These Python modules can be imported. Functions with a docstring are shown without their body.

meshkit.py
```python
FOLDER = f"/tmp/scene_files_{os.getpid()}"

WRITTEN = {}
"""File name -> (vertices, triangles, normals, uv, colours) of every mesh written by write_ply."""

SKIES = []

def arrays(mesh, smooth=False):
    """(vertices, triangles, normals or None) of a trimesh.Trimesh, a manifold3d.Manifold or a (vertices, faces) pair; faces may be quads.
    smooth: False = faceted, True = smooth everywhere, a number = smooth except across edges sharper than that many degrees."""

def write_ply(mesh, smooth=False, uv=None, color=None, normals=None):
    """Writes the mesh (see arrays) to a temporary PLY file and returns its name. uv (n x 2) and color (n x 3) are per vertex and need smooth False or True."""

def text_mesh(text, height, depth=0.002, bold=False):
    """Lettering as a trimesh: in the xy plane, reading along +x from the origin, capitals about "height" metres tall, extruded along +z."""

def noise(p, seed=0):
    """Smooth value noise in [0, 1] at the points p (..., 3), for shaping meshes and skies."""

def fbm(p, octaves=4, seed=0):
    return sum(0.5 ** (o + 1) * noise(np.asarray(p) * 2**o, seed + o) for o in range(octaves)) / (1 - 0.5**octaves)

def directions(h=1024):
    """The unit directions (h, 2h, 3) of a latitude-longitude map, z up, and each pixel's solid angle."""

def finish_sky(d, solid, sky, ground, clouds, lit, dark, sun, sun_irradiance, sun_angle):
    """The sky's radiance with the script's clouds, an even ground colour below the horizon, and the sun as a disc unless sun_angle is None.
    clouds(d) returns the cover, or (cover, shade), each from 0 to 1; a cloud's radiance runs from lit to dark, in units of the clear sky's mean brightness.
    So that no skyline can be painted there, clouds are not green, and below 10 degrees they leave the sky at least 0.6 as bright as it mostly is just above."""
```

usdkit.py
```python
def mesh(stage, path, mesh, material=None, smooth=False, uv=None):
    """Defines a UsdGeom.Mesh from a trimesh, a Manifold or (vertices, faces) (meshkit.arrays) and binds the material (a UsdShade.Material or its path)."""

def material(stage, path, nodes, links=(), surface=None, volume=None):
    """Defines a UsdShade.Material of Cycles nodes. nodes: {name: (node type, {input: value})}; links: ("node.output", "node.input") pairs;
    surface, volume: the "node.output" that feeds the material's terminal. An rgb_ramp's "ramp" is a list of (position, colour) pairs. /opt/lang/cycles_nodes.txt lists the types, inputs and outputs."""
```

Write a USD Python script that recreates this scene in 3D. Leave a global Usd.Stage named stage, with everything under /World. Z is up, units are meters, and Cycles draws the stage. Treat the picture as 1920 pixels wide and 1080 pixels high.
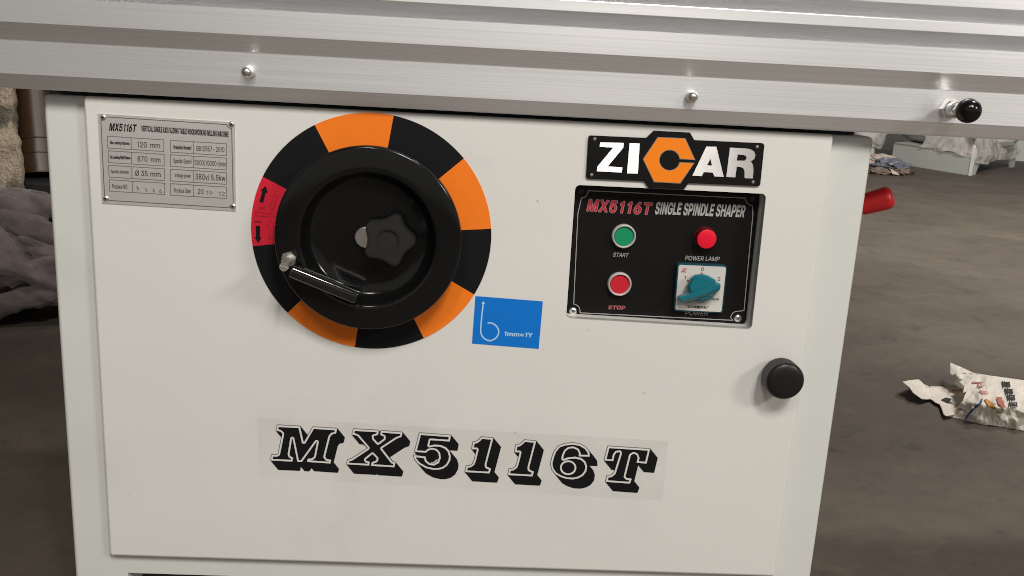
import math
import numpy as np
import trimesh
import manifold3d as mf
import usdkit
import meshkit
from pxr import Usd, UsdGeom, UsdLux, UsdShade, Gf, Sdf, Vt
from shapely.geometry import Polygon, LineString, Point, MultiPolygon
from shapely.ops import unary_union
from shapely import affinity

rng = np.random.default_rng(7)
stage = Usd.Stage.CreateInMemory()
UsdGeom.SetStageUpAxis(stage, UsdGeom.Tokens.z)
UsdGeom.SetStageMetersPerUnit(stage, 1.0)
UsdGeom.Xform.Define(stage, '/World')
UsdGeom.Scope.Define(stage, '/World/Looks')

# ---------------------------------------------------------------- camera
FOC = 1700.0                                   # focal length in pixels of a 1920 wide picture
CAM = np.array([0.4554, -1.0672, 0.8352])
yaw, pit, rol = -0.0418, -0.2368, -0.0538


def rot(axis, a):
    c, s = math.cos(a), math.sin(a)
    return np.array({'x': [[1, 0, 0], [0, c, -s], [0, s, c]], 'y': [[c, 0, s], [0, 1, 0], [-s, 0, c]], 'z': [[c, -s, 0], [s, c, 0], [0, 0, 1]]}[axis])


RM = rot('z', yaw) @ rot('x', pit) @ rot('y', rol)   # columns: right, forward, up
cam = UsdGeom.Camera.Define(stage, '/World/camera')
m4 = np.eye(4)
m4[0, :3], m4[1, :3], m4[2, :3], m4[3, :3] = RM[:, 0], RM[:, 2], -RM[:, 1], CAM
cam.AddTransformOp().Set(Gf.Matrix4d(*m4.ravel().tolist()))
cam.CreateHorizontalApertureAttr(36.0)
cam.CreateVerticalApertureAttr(20.25)
cam.CreateFocalLengthAttr(36.0 * FOC / 1920)
cam.CreateClippingRangeAttr((0.02, 500.0))
cam.CreateExposureAttr(0.04)

# ---------------------------------------------------------------- light: a dim even hall and a few ceiling lamps
dome = UsdLux.DomeLight.Define(stage, '/World/hall_light')
hall = usdkit.material(stage, '/World/Looks/hall_air', {'b': ('background_shader', {'color': (1.0, 0.962, 0.915), 'strength': 0.37})}, surface='b.background')
UsdShade.MaterialBindingAPI.Apply(dome.GetPrim()).Bind(hall)


def lamp(name, pos, target, w, h, power, col=(1.0, 0.952, 0.895)):
    L = UsdLux.RectLight.Define(stage, '/World/' + name)
    pos, target = np.array(pos, float), np.array(target, float)
    z = pos - target
    z /= np.linalg.norm(z)
    x = np.cross([0, 0, 1.0], z)
    x /= np.linalg.norm(x)
    y = np.cross(z, x)
    m = np.eye(4)
    m[0, :3], m[1, :3], m[2, :3], m[3, :3] = x, y, z, pos
    L.AddTransformOp().Set(Gf.Matrix4d(*m.ravel().tolist()))
    L.CreateWidthAttr(w)
    L.CreateHeightAttr(h)
    L.CreateIntensityAttr(power)
    L.CreateColorAttr(Gf.Vec3f(*col))


DOORMID = (0.5, 0, 0.55)
lamp('ceiling_lamp', (1.20, -2.9, 3.6), DOORMID, 0.32, 0.9, 84)
lamp('ceiling_lamp_001', (1.76, -3.2, 3.8), DOORMID, 0.15, 0.9, 90)
lamp('ceiling_lamp_002', (4.6, -3.6, 3.3), DOORMID, 1.1, 0.6, 48)
lamp('ceiling_lamp_003', (-0.3, -3.4, 3.9), DOORMID, 0.34, 0.9, 48)
lamp('ceiling_lamp_004', (4.2, 2.5, 4.2), (5.5, 8.0, 0.2), 1.4, 0.9, 105)
lamp('ceiling_lamp_005', (2.5, 0.12, 4.0), (2.2, 1.2, 0), 0.9, 0.12, 250)


# ---------------------------------------------------------------- helpers
def ray(px, py):
    return RM @ np.array([(px - 960) / FOC, 1.0, -(py - 540) / FOC])


def at(px, py, Y):
    """the point of the plane y = Y that was measured at this spot of the photograph"""
    d = ray(px, py)
    return CAM + d * ((Y - CAM[1]) / d[1])


def on_floor(px, py, h=0.0):
    d = ray(px, py)
    return CAM + d * ((h - CAM[2]) / d[2])


def wall_poly(pts, Y=0.0):
    """polygon (x, z) on the plane y = Y from measured corners"""
    if isinstance(pts, (Polygon, MultiPolygon)):
        g = [Polygon([at(x, y, Y)[[0, 2]] for x, y in p.exterior.coords], [[at(x, y, Y)[[0, 2]] for x, y in r.coords] for r in p.interiors])
             for p in getattr(pts, 'geoms', [pts]) if p.area > 0]
        return unary_union([q.buffer(0) for q in g])
    return Polygon([at(x, y, Y)[[0, 2]] for x, y in pts]).buffer(0)


TURN = np.array([[1, 0, 0, 0], [0, 0, -1, 0], [0, 1, 0, 0], [0, 0, 0, 1.0]])   # (x, y, z) -> (x, -z, y)


def slab(poly, y_back, t):
    """extrudes a polygon of the front plane from y_back towards the viewer"""
    ms = [trimesh.creation.extrude_polygon(g, t, engine='earcut') for g in getattr(poly, 'geoms', [poly]) if g.area > 1e-12]
    m = trimesh.util.concatenate(ms)
    m.apply_transform(TURN)
    m.apply_translation([0, y_back, 0])
    return m


def bevel_slab(poly, y_back, t, r, steps=3):
    """a slab whose front edge is rounded by r"""
    ms = [slab(poly, y_back, t - r)]
    for k in range(steps):
        a0, a1 = k / steps * math.pi / 2, (k + 1) / steps * math.pi / 2
        p = poly.buffer(-r * (1 - math.cos((a0 + a1) / 2)), join_style=1)
        ms.append(slab(p, y_back - (t - r) - r * math.sin(a0) + 1e-5, r * (math.sin(a1) - math.sin(a0)) + 1e-5))
    return trimesh.util.concatenate(ms)


def turned(profile, centre, n=64):
    """a body of revolution about the axis that points out of the front; profile = (radius, distance out)"""
    m = trimesh.creation.revolve(np.array(profile, float), sections=n)
    m.apply_transform(TURN)
    m.apply_translation(centre)
    if m.volume < 0:
        m.invert()
    return m


def box(x0, x1, y0, y1, z0, z1):
    m = trimesh.creation.box([x1 - x0, y1 - y0, z1 - z0])
    m.apply_translation([(x0 + x1) / 2, (y0 + y1) / 2, (z0 + z1) / 2])
    return m


def rbox(x0, x1, y0, y1, z0, z1, r=0.004, n=12):
    """rounded box"""
    s = mf.Manifold.sphere(r, n)
    pts = [s.translate([x, y, z]) for x in (x0 + r, x1 - r) for y in (y0 + r, y1 - r) for z in (z0 + r, z1 - r)]
    return mf.Manifold.batch_hull(pts)


def tm(m):
    a = m.to_mesh()
    return trimesh.Trimesh(a.vert_properties[:, :3], a.tri_verts, process=False)


def man(t):
    t = trimesh.Trimesh(t.vertices, t.faces, process=True)
    return mf.Manifold(mf.Mesh(np.asarray(t.vertices, np.float32), np.asarray(t.faces, np.uint32)))


def rod(a, b, r0, r1=None, n=24, cap=0.0):
    """a tapered round bar between two points, its ends rounded by cap"""
    a, b = np.array(a, float), np.array(b, float)
    r1 = r0 if r1 is None else r1
    L = np.linalg.norm(b - a)
    if cap:
        pr = [(0, 0), (r0 - cap, 0), (r0 - cap * .3, cap * .3), (r0, cap), (r1, L - cap), (r1 - cap * .3, L - cap * .3), (r1 - cap, L), (0, L)]
    else:
        pr = [(0, 0), (r0, 0), (r1, L), (0, L)]
    m = trimesh.creation.revolve(np.array(pr), sections=n)
    m.apply_transform(trimesh.geometry.align_vectors([0, 0, 1], (b - a) / L))
    m.apply_translation(a)
    if m.volume < 0:
        m.invert()
    return m


used = {}


def numbered(parent, name):
    k = used.get((parent, name), 0)
    used[(parent, name)] = k + 1
    return name if k == 0 else f'{name}_{k:03d}'


def obj(name, m, material, parent=None, smooth=False, label=None):
    base = '/World' if parent is None else str(parent.GetPath())
    p = usdkit.mesh(stage, base + '/' + numbered(base, name), m, material, smooth=smooth).GetPrim()
    if label:
        p.SetCustomDataByKey('label', label)
    return p


def tag(p, label, cat, group=None, kind=None):
    p.SetCustomDataByKey('label', label)
    p.SetCustomDataByKey('category', cat)
    if group:
        p.SetCustomDataByKey('group', group)
    if kind:
        p.SetCustomDataByKey('kind', kind)
    return p


def thing(name, label, cat, group=None):
    return tag(UsdGeom.Xform.Define(stage, '/World/' + numbered('/World', name)).GetPrim(), label, cat, group)


def structure(p):
    p.SetCustomDataByKey('kind', 'structure')
    return p


def mat(name, col, rough=0.5, metal=0.0, var=0.0, vscale=30.0, bump=0.0, bscale=200.0, stretch=(1, 1, 1), detail=3.0, **extra):
    inp = {'base_color': col, 'roughness': rough, 'metallic': metal}
    inp.update(extra)
    nodes, links = {'p': ('principled_bsdf', inp)}, []
    if var or bump:
        nodes['g'] = ('geometry', {})
        nodes['m'] = ('mapping', {'scale': stretch})
        links.append(('g.position', 'm.vector'))
    if var:
        nodes['n'] = ('noise_texture', {'scale': vscale, 'detail': detail, 'roughness': 0.6})
        c = np.array(col)
        nodes['r'] = ('rgb_ramp', {'ramp': [(0.25, tuple(c * (1 - var))), (0.75, tuple(np.minimum(c * (1 + var), 1)))]})
        links += [('m.vector', 'n.vector'), ('n.fac', 'r.fac'), ('r.color', 'p.base_color')]
    if bump:
        nodes['n2'] = ('noise_texture', {'scale': bscale, 'detail': 2.0})
        nodes['b'] = ('bump', {'strength': 1.0, 'distance': bump})
        links += [('m.vector', 'n2.vector'), ('n2.fac', 'b.height'), ('b.normal', 'p.normal')]
    return usdkit.material(stage, '/World/Looks/' + name, nodes, links, surface='p.BSDF')


# ---------------------------------------------------------------- materials
M = {}


def paint(name, col, rough):
    """stove enamel with faint smudges and a few specks of dirt"""
    c = np.array(col)
    return usdkit.material(stage, '/World/Looks/' + name, {
        'g': ('geometry', {}), 'n1': ('noise_texture', {'scale': 4.5, 'detail': 7.0, 'roughness': 0.62, 'distortion': 0.4}),
        'r1': ('rgb_ramp', {'ramp': [(0.28, tuple(c * .93)), (0.45, tuple(c)), (0.6, tuple(c)), (0.75, tuple(np.minimum(c * 1.03, 1)))]}),
        'n2': ('noise_texture', {'scale': 75.0, 'detail': 1.0}),
        'r2': ('rgb_ramp', {'ramp': [(0.0, (1, 1, 1)), (0.785, (1, 1, 1)), (0.83, (0.74, 0.72, 0.68))]}),
        'x': ('mix_color', {'blend_type': 'multiply', 'fac': 1.0}),
        'rr': ('map_range', {'from_min': 0.3, 'from_max': 0.7, 'to_min': rough * .8, 'to_max': rough * 1.25}),
        'n3': ('noise_texture', {'scale': 520.0, 'detail': 2.0}), 'n4': ('noise_texture', {'scale': 5.0, 'detail': 1.0}),
        'b1': ('bump', {'strength': 1.0, 'distance': 0.0035}), 'b': ('bump', {'strength': 1.0, 'distance': 0.00012}), 'p': ('principled_bsdf', {})},
        [('g.position', 'n1.vector'), ('g.position', 'n2.vector'), ('g.position', 'n3.vector'), ('g.position', 'n4.vector'), ('n1.fac', 'r1.fac'), ('n2.fac', 'r2.fac'), ('r1.color', 'x.a'), ('r2.color', 'x.b'), ('x.result', 'p.base_color'),
         ('n1.fac', 'rr.value'), ('rr.result', 'p.roughness'), ('n4.fac', 'b1.height'), ('b1.normal', 'b.normal'), ('n3.fac', 'b.height'), ('b.normal', 'p.normal')], surface='p.BSDF')


M['door_paint'] = paint('door_paint', (0.685, 0.680, 0.648), 0.3)
M['body_paint'] = paint('body_paint', (0.625, 0.638, 0.605), 0.32)


def brushed(name, col, rough, aniso, tangent, metal=1.0, var=0.05, vscale=30, stretch=(1, 1, 1)):
    """brushed metal: reflections are drawn out along the tangent (across the grain)"""
    return usdkit.material(stage, '/World/Looks/' + name, {
        'g': ('geometry', {}), 'm': ('mapping', {'scale': stretch}), 'n': ('noise_texture', {'scale': vscale, 'detail': 4.0, 'roughness': 0.6}),
        'r': ('rgb_ramp', {'ramp': [(0.25, tuple(np.array(col) * (1 - var))), (0.75, tuple(np.minimum(np.array(col) * (1 + var), 1)))]}),
        'r2': ('map_range', {'from_min': 0.3, 'from_max': 0.7, 'to_min': rough * .94, 'to_max': rough * 1.06}),
        't': ('combine_xyz', {'x': tangent[0], 'y': tangent[1], 'z': tangent[2]}),
        'p': ('principled_bsdf', {'metallic': metal, 'anisotropic': aniso})},
        [('g.position', 'm.vector'), ('m.vector', 'n.vector'), ('n.fac', 'r.fac'), ('r.color', 'p.base_color'), ('n.fac', 'r2.value'), ('r2.result', 'p.roughness'), ('t.vector', 'p.tangent')], surface='p.BSDF')


M['alu'] = brushed('brushed_aluminium', (0.95, 0.955, 0.96), 0.35, 0.5, (0.05, 0, 1), metal=0.91, var=0.007, vscale=40, stretch=(0.05, 14, 14))
M['black_gloss'] = mat('black_gloss_plastic', (0.005, 0.005, 0.005), 0.15, specular_ior_level=0.35)
M['handle_black'] = mat('polished_black', (0.004, 0.004, 0.004), 0.10, specular_ior_level=0.9)
M['black_satin'] = mat('black_satin_plastic', (0.009, 0.009, 0.009), 0.34, bump=0.0001, bscale=500, specular_ior_level=0.4)
M['black_knob'] = mat('matt_black_plastic', (0.017, 0.0165, 0.016), 0.42, bump=0.00008, bscale=600, specular_ior_level=0.4)
M['black_print'] = mat('black_print', (0.008, 0.008, 0.009), 0.45, specular_ior_level=0.15)
M['sticker_black'] = mat('black_vinyl', (0.009, 0.009, 0.010), 0.5, specular_ior_level=0.12)
M['orange'] = mat('orange_vinyl', (0.88, 0.20, 0.012), 0.5, var=0.02, vscale=60, specular_ior_level=0.3)
M['red_vinyl'] = mat('red_vinyl', (0.62, 0.013, 0.035), 0.5, specular_ior_level=0.3)
M['red_faint'] = mat('dark_red_print', (0.26, 0.008, 0.02), 0.5, specular_ior_level=0.3)
M['logo_orange'] = mat('orange_enamel', (0.90, 0.23, 0.010), 0.4, specular_ior_level=0.3)
M['mirror_steel'] = brushed('polished_steel', (0.86, 0.85, 0.84), 0.28, 1.0, (0.0, 0, 1), var=0.0)
M['steel'] = mat('zinc_steel', (0.76, 0.75, 0.72), 0.26, 1.0, var=0.06, vscale=300)
M['pale_ring'] = mat('satin_chrome', (0.74, 0.72, 0.69), 0.38, 0.35)
M['dull_steel'] = mat('dull_steel', (0.62, 0.60, 0.55), 0.42, 1.0)
M['plate'] = mat('printed_aluminium', (0.80, 0.775, 0.745), 0.40, 0.7, var=0.04, vscale=60, stretch=(0.15, 1, 1))
M['blue'] = mat('blue_vinyl', (0.002, 0.165, 0.60), 0.45, specular_ior_level=0.3)
M['pale_blue'] = mat('pale_blue_print', (0.42, 0.62, 0.80), 0.5)
M['panel_black'] = mat('black_panel', (0.008, 0.0077, 0.0077), 0.42, bump=0.00006, bscale=900, specular_ior_level=0.15)
M['panel_grey'] = mat('grey_print', (0.40, 0.39, 0.38), 0.5)
M['panel_red'] = mat('red_print', (0.42, 0.012, 0.03), 0.5)
M['panel_pink'] = mat('pink_print', (0.52, 0.30, 0.30), 0.5)
M['green'] = mat('green_plastic', (0.0, 0.26, 0.11), 0.42)
M['red_button'] = mat('red_plastic', (0.55, 0.010, 0.025), 0.42)
M['red_lens'] = mat('red_lens', (0.75, 0.006, 0.03), 0.3, emission_color=(1.0, 0.01, 0.04), emission_strength=0.03)
M['red_lens_side'] = mat('dark_red_lens', (0.10, 0.004, 0.008), 0.25)
M['teal'] = mat('teal_plastic', (0.006, 0.145, 0.19), 0.26)
M['teal_dark'] = mat('dark_teal_plastic', (0.006, 0.06, 0.085), 0.4)
M['switch_plate'] = mat('switch_plate', (0.60, 0.575, 0.54), 0.4)
M['red_grip'] = mat('red_rubber', (0.68, 0.016, 0.018), 0.4, bump=0.0002, bscale=300)
M['brass'] = mat('brass', (0.75, 0.6, 0.25), 0.3, 1.0)
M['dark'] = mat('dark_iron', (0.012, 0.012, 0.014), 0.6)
M['floor'] = usdkit.material(stage, '/World/Looks/concrete', {
    'g': ('geometry', {}),
    'n1': ('noise_texture', {'scale': 1.3, 'detail': 6.0, 'roughness': 0.62, 'distortion': 0.6}),
    'n2': ('noise_texture', {'scale': 24.0, 'detail': 4.0, 'roughness': 0.62}),
    'r1': ('rgb_ramp', {'ramp': [(0.28, (0.068, 0.056, 0.044)), (0.5, (0.098, 0.081, 0.065)), (0.72, (0.124, 0.105, 0.085))]}),
    'r2': ('rgb_ramp', {'ramp': [(0.22, (0.72, 0.72, 0.72)), (0.36, (0.94, 0.94, 0.94)), (0.66, (1.04, 1.04, 1.03)), (0.76, (1.08, 1.07, 1.05)), (0.80, (1.9, 1.8, 1.7))]}),
    'x': ('mix_color', {'blend_type': 'multiply', 'fac': 1.0, 'use_clamp_result': False}),
    'n3': ('noise_texture', {'scale': 6.5, 'detail': 6.0, 'roughness': 0.68, 'distortion': 0.8}),
    'r3': ('rgb_ramp', {'ramp': [(0.30, (0.66, 0.65, 0.64)), (0.42, (0.95, 0.95, 0.95)), (0.6, (1.03, 1.03, 1.02)), (0.70, (1.22, 1.2, 1.17))]}),
    'x2': ('mix_color', {'blend_type': 'multiply', 'fac': 1.0, 'use_clamp_result': False}),
    'b': ('bump', {'strength': 1.0, 'distance': 0.0018}),
    'p': ('principled_bsdf', {'roughness': 0.62})},
    [('g.position', 'n1.vector'), ('g.position', 'n2.vector'), ('n1.fac', 'r1.fac'), ('n2.fac', 'r2.fac'), ('r1.color', 'x.a'), ('r2.color', 'x.b'),
     ('g.position', 'n3.vector'), ('n3.fac', 'r3.fac'), ('x.result', 'x2.a'), ('r3.color', 'x2.b'), ('x2.result', 'p.base_color'), ('n2.fac', 'b.height'), ('b.normal', 'p.normal')], surface='p.BSDF')
M['plaster'] = usdkit.material(stage, '/World/Looks/old_plaster', {
    'g': ('geometry', {}),
    'n1': ('noise_texture', {'scale': 9.0, 'detail': 5.0, 'roughness': 0.6}),
    'n2': ('noise_texture', {'scale': 70.0, 'detail': 4.0, 'roughness': 0.7}),
    'r1': ('rgb_ramp', {'ramp': [(0.34, (0.14, 0.125, 0.10)), (0.44, (0.28, 0.24, 0.18)), (0.49, (0.56, 0.46, 0.34)), (0.7, (0.68, 0.57, 0.44))]}),
    'b': ('bump', {'strength': 1.0, 'distance': 0.02}),
    'p': ('principled_bsdf', {'roughness': 0.9})},
    [('g.position', 'n1.vector'), ('g.position', 'n2.vector'), ('n1.fac', 'r1.fac'), ('r1.color', 'p.base_color'), ('n2.fac', 'b.height'), ('b.normal', 'p.normal')], surface='p.BSDF')
M['drum'] = mat('brown_drum_plastic', (0.045, 0.022, 0.008), 0.4, var=0.3, vscale=8, stretch=(4, 4, 0.6))
M['cloth'] = mat('grey_mauve_cloth', (0.102, 0.081, 0.078), 1.0, var=0.45, vscale=11, bump=0.002, bscale=260, sheen_weight=0.25)
M['pale_card'] = mat('pale_card', (0.62, 0.54, 0.40), 0.8)
M['grey_cast'] = mat('grey_machine_paint', (0.50, 0.52, 0.48), 0.45, var=0.05, vscale=5)
M['sack'] = mat('woven_sack', (0.84, 0.78, 0.70), 0.55, var=0.10, vscale=14, bump=0.0012, bscale=60)
M['sack_red'] = mat('sack_red_print', (0.52, 0.16, 0.13), 0.7)
M['sack_black'] = mat('sack_black_print', (0.03, 0.03, 0.035), 0.7)
M['sack_blue'] = mat('sack_blue_print', (0.05, 0.11, 0.27), 0.7)
M['sack_orange'] = mat('sack_orange_print', (0.62, 0.29, 0.08), 0.7)
M['sack_green'] = mat('sack_green_print', (0.20, 0.21, 0.10), 0.7)
M['scrap_brown'] = mat('brown_paper', (0.17, 0.125, 0.10), 0.8)
M['scrap_blue'] = mat('blue_grey_foil', (0.15, 0.165, 0.20), 0.35)
M['scrap_pale'] = mat('pale_paper', (0.50, 0.42, 0.36), 0.8)
M['wrap'] = usdkit.material(stage, '/World/Looks/plastic_film', {
    't': ('transparent_bsdf', {'color': (0.97, 0.96, 0.94)}),
    'g': ('geometry', {}), 'n': ('noise_texture', {'scale': 7.0, 'detail': 2.0}), 'b': ('bump', {'strength': 1.0, 'distance': 0.03}),
    'p': ('principled_bsdf', {'base_color': (0.80, 0.76, 0.73), 'roughness': 0.16}),
    'x': ('mix_closure', {'fac': 0.42})},
    [('g.position', 'n.vector'), ('n.fac', 'b.height'), ('b.normal', 'p.normal'), ('t.BSDF', 'x.closure1'), ('p.BSDF', 'x.closure2')], surface='x.closure')
M['film'] = usdkit.material(stage, '/World/Looks/sticker_film', {
    't': ('transparent_bsdf', {'color': (0.992, 0.992, 0.992)}),
    'g': ('geometry', {}), 'n': ('noise_texture', {'scale': 14.0, 'detail': 3.0}), 'r': ('rgb_ramp', {'ramp': [(0.4, (0.03, 0.03, 0.03)), (0.8, (0.16, 0.16, 0.16))]}),
    'p': ('principled_bsdf', {'base_color': (0.57, 0.555, 0.52), 'roughness': 0.35}),
    'x': ('mix_closure', {'fac': 0.25})},
    [('g.position', 'n.vector'), ('n.fac', 'r.fac'), ('r.color', 'x.fac'), ('t.BSDF', 'x.closure1'), ('p.BSDF', 'x.closure2')], surface='x.closure')

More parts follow.
